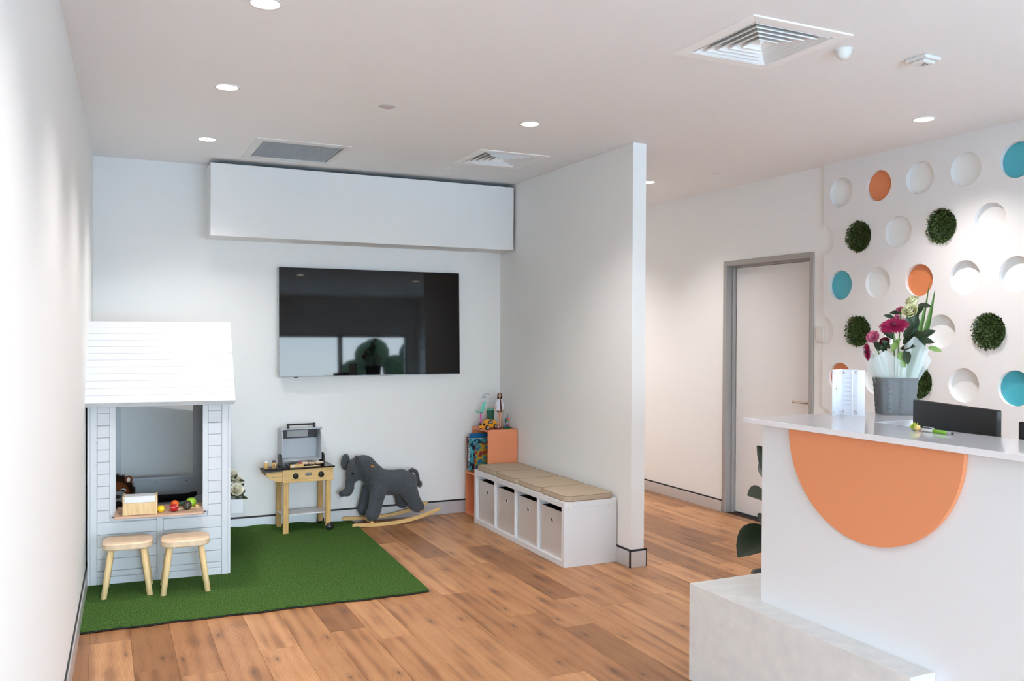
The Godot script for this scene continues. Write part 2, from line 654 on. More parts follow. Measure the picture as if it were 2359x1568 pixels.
	mat("car_yellow", rgb(246, 164, 32), 0.35)
	mat("mint", rgb(122, 222, 200), 0.35)
	mat("hot_pink", rgb(226, 110, 190), 0.4)
	mat("skin", rgb(222, 170, 138), 0.5)
	mat("hair", rgb(20, 17, 18), 0.4)
	mat("coat", rgb(232, 230, 238), 0.8)
	mat("blue", rgb(52, 108, 190), 0.35)
	mat("bead_green", rgb(120, 200, 60), 0.35)
	mat("wire_blue", rgb(70, 120, 170), 0.4)
	mat("orange_tag", rgb(220, 140, 50), 0.7)
	mat("paper", rgb(238, 240, 246), 0.8)
	mat("pavement", rgb(214, 212, 206), 0.9)
	mat("hedge", rgb(58, 86, 44), 0.9)
	mat("terracotta", rgb(96, 92, 90), 0.8)
	mat("eye_white", rgb(236, 234, 228), 0.4)
	mat("gap", rgb(30, 30, 30), 0.9)
	s = mat("lamp", Color.WHITE, 0.5)
	s.emission_enabled = true
	s.emission = Color(1.0, 0.95, 0.88)
	s.emission_energy_multiplier = 12.0
	s = mat("led_red", rgb(200, 60, 50), 0.5)
	s.emission_enabled = true
	s.emission = Color(1.0, 0.2, 0.15)
	s.emission_energy_multiplier = 1.0
	mat("plain_oak", rgb(178, 130, 92), 0.45)
	s = mat("oak_floor", Color.WHITE, 0.42, 0.45)
	s.albedo_texture = floor_texture()
	for i in 3:
		var v: StandardMaterial3D = s.duplicate()
		v.resource_name = "oak_floor_%d" % i
		v.albedo_color = [rgb(238, 234, 230), rgb(222, 214, 206), rgb(200, 190, 180)][i]
		M["oak_floor_%d" % i] = v


# ---------------------------------------------------------------- the place
func _ready() -> void:
	rng.seed = 5
	var cam := Camera3D.new()
	cam.name = "camera"
	cam.position = Vector3(0.04744, 1.48848, 6.70915)
	cam.basis = Basis.from_euler(Vector3(-0.008706, -0.440720, 0.004994), EULER_ORDER_YXZ)
	cam.fov = 42.636
	cam.near = 0.05
	cam.far = 200.0
	add_child(cam)
	cam.current = true
	var sky_mat := ProceduralSkyMaterial.new()
	sky_mat.sky_top_color = rgb(158, 198, 234)
	sky_mat.sky_horizon_color = rgb(226, 241, 249)
	sky_mat.ground_bottom_color = rgb(120, 120, 118)
	sky_mat.ground_horizon_color = rgb(198, 208, 214)
	sky_mat.sky_energy_multiplier = SKY
	sky_mat.ground_energy_multiplier = SKY
	var sky := Sky.new()
	sky.sky_material = sky_mat
	var env := Environment.new()
	env.background_mode = Environment.BG_SKY
	env.sky = sky
	env.tonemap_mode = Environment.TONE_MAPPER_LINEAR
	env.tonemap_exposure = EXPOSURE
	env.ssao_enabled = true
	env.ssil_enabled = true
	env.sdfgi_enabled = true
	var we := WorldEnvironment.new()
	we.name = "environment"
	we.environment = env
	add_child(we)
	make_materials()
	build_shell()
	build_ceiling_fittings()
	build_feature_wall()
	build_door()
	build_window_wall()
	build_television()
	build_mat()
	build_playhouse()
	build_stools()
	build_barbecue()
	build_elephant()
	build_cube_bench()
	build_toy_shelf()
	build_desk()
	build_counter_things()
	build_bouquet()
	build_floor_plant()


const SKY := 4.1
const EXPOSURE := 1.06
const LAMP := 2.6


func skirting(called: String, label: String, a: Vector3, b: Vector3, out: Vector3, tall := 0.112) -> void:
	# brushed skirting along the floor from a to b with a black reveal above it
	var s := struct(called, label)
	var d := (b - a).normalized()
	var bs := Basis(d, Vector3.UP, d.cross(Vector3.UP))
	var L := a.distance_to(b)
	var mid := (a + b) * 0.5 + out * 0.006
	part("skirting_board", mb().box(mid + Vector3.UP * (tall - 0.012) * 0.5, Vector3(L, tall - 0.012, 0.012), 0.001, bs), M.aluminium, s)
	part("shadow_strip", mb().box((a + b) * 0.5 + out * 0.003 + Vector3.UP * (tall - 0.006), Vector3(L, 0.012, 0.006), 0.0, bs), M.black_strip, s)


func build_shell() -> void:
	# floor: boards 0.18 m wide laid along z
	var fl := struct("floor", "warm oak plank floor running toward the television wall")
	part("subfloor", mb().span(Vector3(-0.6, -0.2, -1.8), Vector3(6.0, -0.0125, WIN_Z + 0.15)), M.gap, fl)
	part("rear_boards", mb().span(Vector3(-0.6, -0.012, 7.0), Vector3(6.0, 0.0, WIN_Z + 0.1)).span(Vector3(4.87, -0.012, 6.0), Vector3(6.0, 0.0, 6.99)), M.plain_oak, fl)
	var r := RandomNumberGenerator.new()
	r.seed = 11
	var shapes := {}
	for row in range(-2, 27):
		var x0 := row * 0.18
		var z := -1.7 - r.randf() * 1.2
		if row == 4:
			z = 2.548 - 1.3 * 3
		elif row == 8:
			z = 2.145 - 1.3 * 3
		elif row == 11:
			z = 2.582 - 1.3 * 4
		elif row == 12:
			z = 2.85 - 1.3 * 4
		while z < 7.0:
			var z0 := maxf(z, -1.75)
			var z1 := minf(z + 1.3, 6.995)
			z += 1.3
			if z1 - z0 < 0.02:
				continue
			var k := r.randi() % 4
			var turn := r.randi() % 2
			var key := "%d_%d_%.3f" % [k, turn, z1 - z0]
			if not shapes.has(key):
				var m := mb()
				var w := 0.18
				var L := z1 - z0
				var bv := 0.0012
				var lo := [Vector3(bv, 0, bv), Vector3(w - bv, 0, bv), Vector3(w - bv, 0, L - bv), Vector3(bv, 0, L - bv)]
				var u0 := k * 0.25 + 0.002
				var u1 := k * 0.25 + 0.248
				var uv := [Vector2(u0, 0), Vector2(u1, 0), Vector2(u1, L / 1.3), Vector2(u0, L / 1.3)]
				if turn:
					uv = [Vector2(u1, L / 1.3), Vector2(u0, L / 1.3), Vector2(u0, 0), Vector2(u1, 0)]
				var ref := Vector3(w / 2, -1, L / 2)
				m.face(lo, ref, uv)
				var rim := [Vector3(0.0002, -0.0012, 0.0002), Vector3(w - 0.0002, -0.0012, 0.0002), Vector3(w - 0.0002, -0.0012, L - 0.0002), Vector3(0.0002, -0.0012, L - 0.0002)]
				for e in 4:
					var g := (e + 1) % 4
					m.face([lo[e], lo[g], rim[g], rim[e]], ref, [uv[e], uv[g], uv[g], uv[e]])
					m.face([rim[e], rim[g], rim[g] + Vector3.DOWN * 0.011, rim[e] + Vector3.DOWN * 0.011], Vector3(w / 2, -0.006, L / 2), [uv[e], uv[g], uv[g], uv[e]])
				shapes[key] = m.done()
			var p := part("plank", shapes[key], [M.oak_floor, M.oak_floor, M.oak_floor_0, M.oak_floor_1, M.oak_floor_0, M.oak_floor_2][r.randi() % 6], fl)
			p.position = Vector3(x0, 0, z0)
	# walls
	struct("wall_back", "white painted wall that carries the television", mb().span(Vector3(-0.6, 0, -0.15), Vector3(3.2, CEIL, 0)), M.wall_paint)
	var lw := mb().span(Vector3(-0.15, 0, -0.3), Vector3(0, CEIL, WIN_Z + 0.5))
	var w := struct("wall_left", "long white wall running back beside the playhouse", lw, M.wall_paint)
	w.rotation.y = LEAN
	struct("wall_partition", "white freestanding partition wall behind the cube bench", mb().span(Vector3(3.1, 0, -0.15), Vector3(3.2, CEIL, 2.025), 0.002), M.wall_paint)
	struct("wall_passage", "white end wall of the passage behind the partition", mb().span(Vector3(3.1, 0, -1.75), Vector3(5.2, CEIL, -1.6)), M.wall_paint)
	struct("wall_passage_side", "white wall on the hidden side of the passage", mb().span(Vector3(3.1, 0, -1.6), Vector3(3.2, CEIL, -0.15)), M.wall_paint)
	var wr := struct("wall_right", "white wall with the grey framed door")
	part("wall_section", mb().span(Vector3(WALL_R, 0, -1.75), Vector3(WALL_R + 0.15, CEIL, 0.863)), M.wall_paint, wr)
	part("wall_section", mb().span(Vector3(WALL_R, 2.092, 0.863), Vector3(WALL_R + 0.15, CEIL, 1.884)), M.wall_paint, wr)
	part("wall_section", mb().span(Vector3(WALL_R, 0, 1.884), Vector3(WALL_R + 0.15, CEIL, 6.6)), M.wall_paint, wr)
	part("wall_section", mb().span(Vector3(WALL_R + 0.15, 0, 6.45), Vector3(SIDE_X, CEIL, 6.6)), M.wall_paint, wr)
	part("wall_section", mb().span(Vector3(SIDE_X, 0, 6.45), Vector3(SIDE_X + 0.15, CEIL, WIN_Z)), M.wall_paint, wr)
	part("wall_section", mb().span(Vector3(WALL_R + 0.3, 0, 0.6), Vector3(WALL_R + 0.35, CEIL, 2.1)), M.wall_paint, wr)
	# skirtings
	skirting("baseboard_back", "grey skirting with a black line under the television wall", Vector3(-0.02, 0, 0), Vector3(3.1, 0, 0), Vector3.BACK)
	var la := Vector3(sin(LEAN) * 0.02, 0, 0.02)
	var lb := Vector3(sin(LEAN) * WIN_Z, 0, cos(LEAN) * WIN_Z)
	skirting("baseboard_left", "grey skirting along the long white wall", la, lb, Vector3(cos(LEAN), 0, -sin(LEAN)))
	skirting("baseboard_partition", "grey skirting along the foot of the partition", Vector3(3.1, 0, 0.01), Vector3(3.1, 0, 2.025), Vector3.LEFT)
	skirting("baseboard_partition_passage", "grey skirting on the passage side of the partition", Vector3(3.2, 0, -1.6), Vector3(3.2, 0, 2.025), Vector3.RIGHT)
	skirting("baseboard_partition_end", "grey skirting block around the end of the partition", Vector3(3.09, 0, 2.025), Vector3(3.21, 0, 2.025), Vector3.BACK)
	var tr := struct("trim_1", "black corner strips of the partition skirting")
	for x in [3.089, 3.211]:
		part("corner_strip", mb().span(Vector3(x - 0.0035, 0, 2.028), Vector3(x + 0.0035, 0.116, 2.0395)), M.black_strip, tr)
	skirting("baseboard_right", "grey skirting along the wall before the door", Vector3(WALL_R, 0, -1.6), Vector3(WALL_R, 0, 0.858), Vector3.LEFT, 0.1)
	# the boxed bulkhead above the television
	var bh := struct("wall_bulkhead", "white boxed bulkhead hung above the television")
	part("bulkhead_box", mb().span(Vector3(0.74, 2.159, 0), Vector3(3.081, 2.668, 0.298), 0.002), M.wall_paint, bh)
	part("recessed_cap", mb().span(Vector3(0.80, 2.668, 0), Vector3(3.04, CEIL, 0.05)), M.wall_paint, bh)


func holed_slab(xs: Array, zs: Array, holes: Array, y0: float, y1: float) -> MB:
	var m := mb()
	for h in holes:
		xs.append_array([h[0], h[2]])
		zs.append_array([h[1], h[3]])
	xs.sort()
	zs.sort()
	for i in xs.size() - 1:
		for j in zs.size() - 1:
			var cx: float = (xs[i] + xs[i + 1]) / 2
			var cz: float = (zs[j] + zs[j + 1]) / 2
			var open := false
			for h in holes:
				if cx > h[0] and cx < h[2] and cz > h[1] and cz < h[3]:
					open = true
			if open or xs[i + 1] - xs[i] < 1e-6 or zs[j + 1] - zs[j] < 1e-6:
				continue
			for y in [y0, y1]:
				m.face([Vector3(xs[i], y, zs[j]), Vector3(xs[i + 1], y, zs[j]), Vector3(xs[i + 1], y, zs[j + 1]), Vector3(xs[i], y, zs[j + 1])], Vector3(cx, (y0 + y1) / 2, cz))
	for h in holes:
		var c := Vector3((h[0] + h[2]) / 2, (y0 + y1) / 2, (h[1] + h[3]) / 2)
		var q := [Vector3(h[0], 0, h[1]), Vector3(h[2], 0, h[1]), Vector3(h[2], 0, h[3]), Vector3(h[0], 0, h[3])]
		for e in 4:
			var a: Vector3 = q[e]
			var b: Vector3 = q[(e + 1) % 4]
			m.face([a + Vector3.UP * y0, b + Vector3.UP * y0, b + Vector3.UP * y1, a + Vector3.UP * y1], (a + b) - c + Vector3.UP * (y0 + y1) * 0.5)
	return m


func build_ceiling_fittings() -> void:
	var v1 := Vector2(2.540, 3.842)
	var v2 := Vector2(2.568, 1.150)
	var rg := Rect2(0.978, 0.464, 0.52, 0.562)
	var holes := [[v1.x - 0.205, v1.y - 0.205, v1.x + 0.205, v1.y + 0.205], [v2.x - 0.205, v2.y - 0.205, v2.x + 0.205, v2.y + 0.205], [rg.position.x, rg.position.y, rg.end.x, rg.end.y]]
	struct("ceiling", "plain white plasterboard ceiling", holed_slab([-0.7, 6.0], [-1.8, WIN_Z + 0.15], holes, CEIL, CEIL + 0.012), M.ceiling_paint)
	struct("ceiling_roof_slab", "concrete slab above the plasterboard ceiling", mb().span(Vector3(-0.8, CEIL + 0.25, -1.9), Vector3(6.1, CEIL + 0.4, WIN_Z + 0.2)), M.gap)
	# square diffusers
	for q in [[v1, "large square louvred air diffuser above the reception desk"], [v2, "square louvred air diffuser near the television bulkhead"]]:
		var t := thing("ceiling_diffuser", q[1], "air vent", Vector3(q[0].x, CEIL, q[0].y), 0, "square ceiling diffusers")
		part("plenum", open_box(0.41, 0.41, 0.16), M.duct, t)
		var fr := mb()
		for e in 4:
			var b := Basis(Vector3.UP, e * PI / 2)
			fr.prism(PackedVector2Array([Vector2(-0.258, 0.258), Vector2(0.258, 0.258), Vector2(0.203, 0.203), Vector2(-0.203, 0.203)]), -0.006, 0.006, Transform3D(b * Basis(Vector3.RIGHT, Vector3.BACK, Vector3.DOWN), Vector3.ZERO), 0.002)
		part("frame", fr, M.vent_white, t)
		for k in 5:
			var a := 0.196 - k * 0.036
			var lv := mb()
			for e in 4:
				var b := Basis(Vector3.UP, e * PI / 2)
				var i := a - 0.024
				var lo := -0.004
				var hi := 0.026
				var pts := [Vector3(-a, lo, a), Vector3(a, lo, a), Vector3(i, hi, i), Vector3(-i, hi, i)].map(func(p): return b * p)
				var up := [Vector3(-a, lo + 0.003, a), Vector3(a, lo + 0.003, a), Vector3(i, hi + 0.002, i - 0.001), Vector3(-i, hi + 0.002, i - 0.001)].map(func(p): return b * p)
				lv.face(pts, b * Vector3(0, 1, a + 0.5))
				lv.face(up, b * Vector3(0, -1, 0))
				lv.face([pts[0], pts[1], up[1], up[0]], Vector3.ZERO)
				lv.box(b * Vector3(0, lo - 0.001, a - 0.0008), Vector3(a * 2.0, 0.002, 0.0016), 0.0, b)
			part("louvre", lv, M.vent_white, t)
		var cone := mb()
		for e in 4:
			var b := Basis(Vector3.UP, e * PI / 2)
			cone.face([b * Vector3(-0.017, 0.012, 0.017), b * Vector3(0.017, 0.012, 0.017), Vector3(0, -0.004, 0)], Vector3(0, 0.2, 0))
		part("centre_cone", cone, M.vent_white, t)
	# return air grille
	var g := thing("return_air_grille", "rectangular grey mesh return air grille in the ceiling", "air vent", Vector3(1.229, CEIL, 0.765))
	part("plenum", open_box(0.52, 0.562, 0.16), M.duct, g)
	var gf := mb()
	for e in [[-0.3, -0.337, 0.3, -0.278], [-0.3, 0.261, 0.3, 0.337], [-0.3, -0.301, -0.251, 0.261], [0.269, -0.301, 0.3, 0.261]]:
		gf.span(Vector3(e[0], -0.005, e[1]), Vector3(e[2], 0.004, e[3]), 0.0015)
	part("frame", gf, M.plastic_white, g)
	var egg := mb()
	for i in 40:
		egg.span(Vector3(-0.26 + i * 0.0133 - 0.0008, 0.0, -0.281), Vector3(-0.26 + i * 0.0133 + 0.0008, 0.010, 0.281))
	for i in 43:
		egg.span(Vector3(-0.26, 0.0, -0.281 + i * 0.0133 - 0.0008), Vector3(0.26, 0.010, -0.281 + i * 0.0133 + 0.0008))
	part("egg_crate_core", egg, M.egg_crate, g).set_meta("kind", "stuff")
	# downlights
	var first: Node3D
	for d in [[0.596, 3.40, "round downlight cut by the top edge of the picture"], [0.614, 2.186, "round downlight above the play mat, second along the long white wall"], [0.653, 0.908, "round downlight nearest the bulkhead, above the playhouse roof"], [2.296, 2.171, "round downlight midway between the two square air diffusers"], [4.225, 3.255, "round downlight shining on the wall of round recesses"], [4.005, 0.854, "round downlight half hidden by the end of the partition"], [0.58, 4.69, "round downlight beside the camera over the walkway"], [0.56, 5.95, "round downlight over the walkway by the shop window"], [3.985, -0.45, "round downlight deep in the passage behind the partition"], [3.985, -1.2, "round downlight at the far end of the passage"], [4.225, 4.55, "round downlight behind the reception desk, past the picture edge"], [2.70, 6.29, "round downlight over the seats behind the reception desk"], [4.60, 6.64, "round downlight over the back of the reception area"]]:
		if first == null:
			first = thing("downlight", d[2], "downlight", Vector3(d[0], CEIL, d[1]), 0, "recessed ceiling downlights")
			part("trim_ring", mb().lathe([Vector2(0.050, 0.004), Vector2(0.052, -0.004), Vector2(0.060, -0.004), Vector2(0.063, 0.0), Vector2(0.063, 0.004)], 32), M.plastic_white, first)
			part("glowing_lens", mb().lathe([Vector2(0, -0.002), Vector2(0.052, -0.002), Vector2(0.052, 0.002), Vector2(0, 0.002)], 32), M.lamp, first)
			var l := SpotLight3D.new()
			l.name = "lamp_light"
			l.position = Vector3(0, -0.008, 0)
			l.rotation.x = -PI / 2
			l.light_color = Color(1.0, 0.975, 0.965)
			l.light_energy = LAMP
			l.light_size = 0.05
			l.spot_angle = 58.0
			l.spot_angle_attenuation = 1.0
			l.spot_attenuation = 2.0
			l.spot_range = 15.0
			l.shadow_enabled = true
			first.add_child(l)
		else:
			copy(first, d[2], Vector3(d[0], CEIL, d[1]))
	# detectors
	var s1 := thing("smoke_detector", "flat round grey detector with a red light", "detector", Vector3(1.437, CEIL, 2.178))
	part("cover", mb().lathe([Vector2(0, -0.009), Vector2(0.030, -0.008), Vector2(0.044, -0.003), Vector2(0.047, 0.0)], 32), M.detector_grey, s1)
	part("indicator", mb().ball(Vector3(-0.008, -0.009, 0.0), Vector3.ONE * 0.002, 8, 6), M.led_red, s1)
	var s2 := thing("smoke_detector", "flat round white detector beside the square air diffuser", "detector", Vector3(2.33, CEIL, 0.649))
	part("cover", mb().lathe([Vector2(0, -0.012), Vector2(0.040, -0.011), Vector2(0.058, -0.004), Vector2(0.062, 0.0)], 32), M.plastic_white, s2)
	part("test_button", mb().lathe([Vector2(0, -0.014), Vector2(0.010, -0.014), Vector2(0.010, -0.011)], 16), M.plastic_white, s2)
	var s3 := thing("smoke_detector", "small flush disc in the passage ceiling before the door", "detector", Vector3(4.222, CEIL, 1.429))
	part("cover", mb().lathe([Vector2(0, -0.006), Vector2(0.036, -0.005), Vector2(0.042, 0.0)], 32), M.plastic_white, s3)
	part("indicator", mb().ball(Vector3(0, -0.006, 0.0), Vector3.ONE * 0.002, 8, 6), M.led_red, s3)
	var s4 := thing("motion_sensor", "white half-dome motion sensor next to the air diffuser", "sensor", Vector3(2.902, CEIL, 3.945))
	part("mount", mb().lathe([Vector2(0, -0.006), Vector2(0.037, -0.006), Vector2(0.037, 0.0)], 32), M.plastic_white, s4)
	part("dome", mb().lathe([Vector2(0, -0.046), Vector2(0.013, -0.044), Vector2(0.024, -0.036), Vector2(0.031, -0.022), Vector2(0.034, -0.006)], 32), M.plastic_white, s4)
	var s5 := thing("ceiling_sensor", "small rectangular white sensor box with slots on the ceiling", "sensor", Vector3(3.305, CEIL, 4.01), 0.06)
	part("case", mb().prism(rrect(0.105, 0.105, 0.006), 0.0, 0.016, Transform3D(Basis(Vector3.RIGHT, Vector3.BACK, Vector3.DOWN).inverse() * Basis(Vector3.RIGHT, PI), Vector3(0, 0, 0)), 0.003), M.plastic_white, s5)
	part("raised_face", mb().box(Vector3(-0.005, -0.022, 0.0), Vector3(0.075, 0.014, 0.07), 0.004), M.plastic_white, s5)
	for i in 3:
		part("slot", mb().box(Vector3(0.0, -0.0292, -0.006 + i * 0.010), Vector3(0.03, 0.001, 0.003)), M.gap, s5)


func open_box(w: float, d: float, h: float) -> MB:
	var m := mb()
	m.span(Vector3(-w / 2 - 0.004, 0.012, -d / 2), Vector3(-w / 2, h, d / 2)).span(Vector3(w / 2, 0.012, -d / 2), Vector3(w / 2 + 0.004, h, d / 2))
	m.span(Vector3(-w / 2, 0.012, -d / 2 - 0.004), Vector3(w / 2, h, -d / 2)).span(Vector3(-w / 2, 0.012, d / 2), Vector3(w / 2, h, d / 2 + 0.004))
	m.span(Vector3(-w / 2, h, -d / 2), Vector3(w / 2, h + 0.004, d / 2))
	return m


func build_feature_wall() -> void:
	var P := 0.324
	var R := 0.103
	var x0 := WALL_R - 0.03
	var z_edge := 1.998
	var z_end := 1.998 + P * 9.0
	var rows := 8
	var y_top := 2.482
	var m := mb()
	var ref := Vector3(WALL_R + 1, 1.3, 3.0)
	var seg := 48
	for r in rows:
		var yc := y_top - r * 0.3235
		var h := 0.3235 / 2
		var half := r % 2 == 1
		for k in 10 if half else 9:
			var zc := z_edge + P * k + (0.0 if half else P / 2)
			var za := maxf(zc - P / 2, z_edge)
			var zb := minf(zc + P / 2, z_end)
			for i in seg:
				var a0 := TAU * i / seg
				var a1 := TAU * (i + 1) / seg
				if (cos((a0 + a1) / 2) < 0 and za > zc - 0.01) or (cos((a0 + a1) / 2) > 0 and zb < zc + 0.01):
					continue
				var c0 := Vector3(x0, yc + sin(a0) * R, zc + cos(a0) * R)
				var c1 := Vector3(x0, yc + sin(a1) * R, zc + cos(a1) * R)
				var e0 := rim_point(a0, P / 2, h)
				var e1 := rim_point(a1, P / 2, h)
				m.face([c0, c1, Vector3(x0, yc + e1.y, zc + e1.x), Vector3(x0, yc + e0.y, zc + e0.x)], ref)
				var n0 := Vector3(0, -sin(a0), -cos(a0))
				var n1 := Vector3(0, -sin(a1), -cos(a1))
				m.quad_s(c0, c1, Vector3(WALL_R, c1.y, c1.z), Vector3(WALL_R, c0.y, c0.z), n0, n1, n1, n0)
	var yt := y_top + 0.3235 / 2
	var yb := y_top - (rows - 0.5) * 0.3235
	m.face([Vector3(x0, yt, z_edge), Vector3(x0, CEIL, z_edge), Vector3(x0, CEIL, z_end), Vector3(x0, yt, z_end)], ref)
	m.face([Vector3(x0, 0, z_edge), Vector3(x0, yb, z_edge), Vector3(x0, yb, z_end), Vector3(x0, 0, z_end)], ref)
	# the panel's far edge, broken by the half circles
	var prev := CEIL
	for r in range(1, rows, 2):
		var yc := y_top - r * 0.3235
		m.face([Vector3(x0, yc + R, z_edge), Vector3(x0, prev, z_edge), Vector3(WALL_R, prev, z_edge), Vector3(WALL_R, yc + R, z_edge)], Vector3(WALL_R, 1, 3))
		prev = yc - R
	m.face([Vector3(x0, 0, z_edge), Vector3(x0, prev, z_edge), Vector3(WALL_R, prev, z_edge), Vector3(WALL_R, 0, z_edge)], Vector3(WALL_R, 1, 3))
	var st := struct("wall_feature_panel", "white wall panel cut with rows of round recesses")
	part("cut_panel", m, M.panel_white, st)
	var disc := mb().prism(oval(R - 0.0015, R - 0.0015, 48), 0.0, 0.004, Transform3D(Basis(Vector3.BACK, Vector3.UP, Vector3.LEFT), Vector3.ZERO)).done()
	for d in [[0, 1, "orange_disc"], [0, 4, "blue_disc"], [2, 0, "blue_disc"], [2, 2, "orange_disc"], [4, 0, "orange_disc"], [4, 4, "blue_disc"], [2, 6, "orange_disc"], [0, 7, "orange_disc"]]:
		var o := part("recess_back", disc, M[d[2]], st, "turquoise back of a round recess" if d[2] == "blue_disc" else "orange back of a round recess")
		o.position = Vector3(WALL_R - 0.0005, y_top - d[0] * 0.3235, z_edge + P * d[1] + P / 2)
	# discs of artificial box hedge pressed into some recesses
	var r2 := RandomNumberGenerator.new()
	r2.seed = 77
	var foliage := []
	for variant in 2:
		var f := mb()
		f.colored = true
		for i in 1500:
			var a := r2.randf() * TAU
			var rad := sqrt(r2.randf()) * (R - 0.004)
			if i > 1240:
				rad = R - 0.010 + r2.randf() * 0.014
			var x := -r2.randf_range(0.014, 0.036)
			if i > 1240:
				x = -r2.randf_range(0.030, 0.042)
			var base := Vector3(x, sin(a) * rad, cos(a) * rad)
			var dir := (Vector3(-r2.randf_range(0.2, 1.0), sin(a) * 0.5 + r2.randf_range(-0.7, 0.7), cos(a) * 0.5 + r2.randf_range(-0.7, 0.7))).normalized()
			var sd := dir.cross(Vector3(r2.randf_range(-1, 1), r2.randf_range(-1, 1), r2.randf_range(-1, 1))).normalized()
			var L := r2.randf_range(0.008, 0.014)
			var w := L * 0.36
			var g := r2.randf()
			f.tint = Color(0.020, 0.040, 0.012).lerp(Color(0.13, 0.21, 0.045), g * g)
			var nrm := dir.cross(sd)
			f.face([base, base + dir * L * 0.5 + sd * w + nrm * 0.001, base + dir * L, base + dir * L * 0.5 - sd * w + nrm * 0.001], base - nrm)
		foliage.append(f.done())
	var back := mb().prism(oval(R - 0.001, R - 0.001, 40), 0.0, 0.012, Transform3D(Basis(Vector3.BACK, Vector3.UP, Vector3.LEFT), Vector3.ZERO)).done()
	var idx := 0
	for d in [[1, 1], [1, 3], [3, 1], [3, 4], [4, 2]]:
		var half: bool = d[0] % 2 == 1
		var at := Vector3(WALL_R, y_top - d[0] * 0.3235, z_edge + P * d[1] + (0.0 if half else P / 2))
		var t := thing("hedge_disc", ["round patch of green hedge in the second row, nearest the door", "round patch of green hedge with stray leaves in the second row", "round patch of green hedge left of the pink carnation", "round patch of green hedge straight above the computer monitor", "round patch of green hedge peeking out beside the knitted basket"][idx], "wall plant", at, 0, "round hedge patches in the feature wall")
		part("backing", back, M.hedge, t)
		var f := part("foliage", foliage[idx % 2], M.moss, t)
		f.rotation.x = idx * 1.3
		idx += 1


func rim_point(a: float, hw: float, hh: float) -> Vector2:
	# where the ray at angle a leaves a rectangle; near its corners the ray is pulled into the corner
	var d := Vector2(cos(a), sin(a))
	var k := minf(hw / maxf(absf(d.x), 1e-6), hh / maxf(absf(d.y), 1e-6))
	var p := d * k
	if absf(absf(p.x) - hw) < 0.011 and absf(absf(p.y) - hh) < 0.011:
		return Vector2(signf(p.x) * hw, signf(p.y) * hh)
	return p


func build_door() -> void:
	var d := struct("door_1", "white door in a grey metal frame beside the feature wall")
	var xa := WALL_R - 0.012
	var xb := WALL_R + 0.13
	# folded frame: face, reveal and stop
	for s in [[0.863, 0.905, 1.0], [1.842, 1.884, -1.0]]:
		part("jamb", mb().span(Vector3(xa, 0, s[0]), Vector3(xb, 2.092, s[1]), 0.003), M.frame_metal, d)
		var e: float = s[1] if s[2] > 0 else s[0]
		part("stop", mb().span(Vector3(WALL_R + 0.05, 0, minf(e, e + s[2] * 0.012)), Vector3(xb, 2.05, maxf(e, e + s[2] * 0.012)), 0.002), M.frame_metal, d)
	part("head", mb().span(Vector3(xa, 2.052, 0.905), Vector3(xb, 2.092, 1.842), 0.003), M.frame_metal, d)
	part("head_stop", mb().span(Vector3(WALL_R + 0.05, 2.040, 0.905), Vector3(xb, 2.052, 1.842), 0.002), M.frame_metal, d)
	part("leaf", mb().span(Vector3(WALL_R + 0.085, 0.012, 0.921), Vector3(WALL_R + 0.122, 2.036, 1.826), 0.0015), M.panel_white, d)
	part("threshold", mb().span(Vector3(WALL_R, -0.01, 0.905), Vector3(WALL_R + 0.28, 0.0, 1.842)), M.gap, d)
	var hd := part("lever_handle", mb().lathe([Vector2(0, 0), Vector2(0.026, 0), Vector2(0.026, 0.007), Vector2(0.022, 0.010), Vector2(0, 0.010)], 28, Transform3D(Basis(Vector3.FORWARD, Vector3.LEFT, Vector3.DOWN), Vector3(WALL_R + 0.085, 0.975, 1.770))), M.steel, d, "brushed steel lever handle")
	part("lever", mb().tube([Vector3(WALL_R + 0.078, 0.975, 1.770), Vector3(WALL_R + 0.045, 0.975, 1.770), Vector3(WALL_R + 0.034, 0.9755, 1.764), Vector3(WALL_R + 0.030, 0.976, 1.750), Vector3(WALL_R + 0.030, 0.979, 1.640)], 0.009, 12), M.steel, hd)
	# switch plate between door and panel
	var sw := thing("light_switch", "white rectangular switch plate between door and feature wall", "switch", Vector3(WALL_R, 1.487, 1.945))
	part("plate", mb().prism(rrect(0.074, 0.116, 0.004), 0.0, 0.012, Transform3D(Basis(Vector3.BACK, Vector3.UP, Vector3.LEFT), Vector3.ZERO), 0.003), M.off_white, sw)
	part("inset", mb().prism(rrect(0.052, 0.094, 0.003), 0.012, 0.0145, Transform3D(Basis(Vector3.BACK, Vector3.UP, Vector3.LEFT), Vector3.ZERO), 0.001), M.off_white, sw)


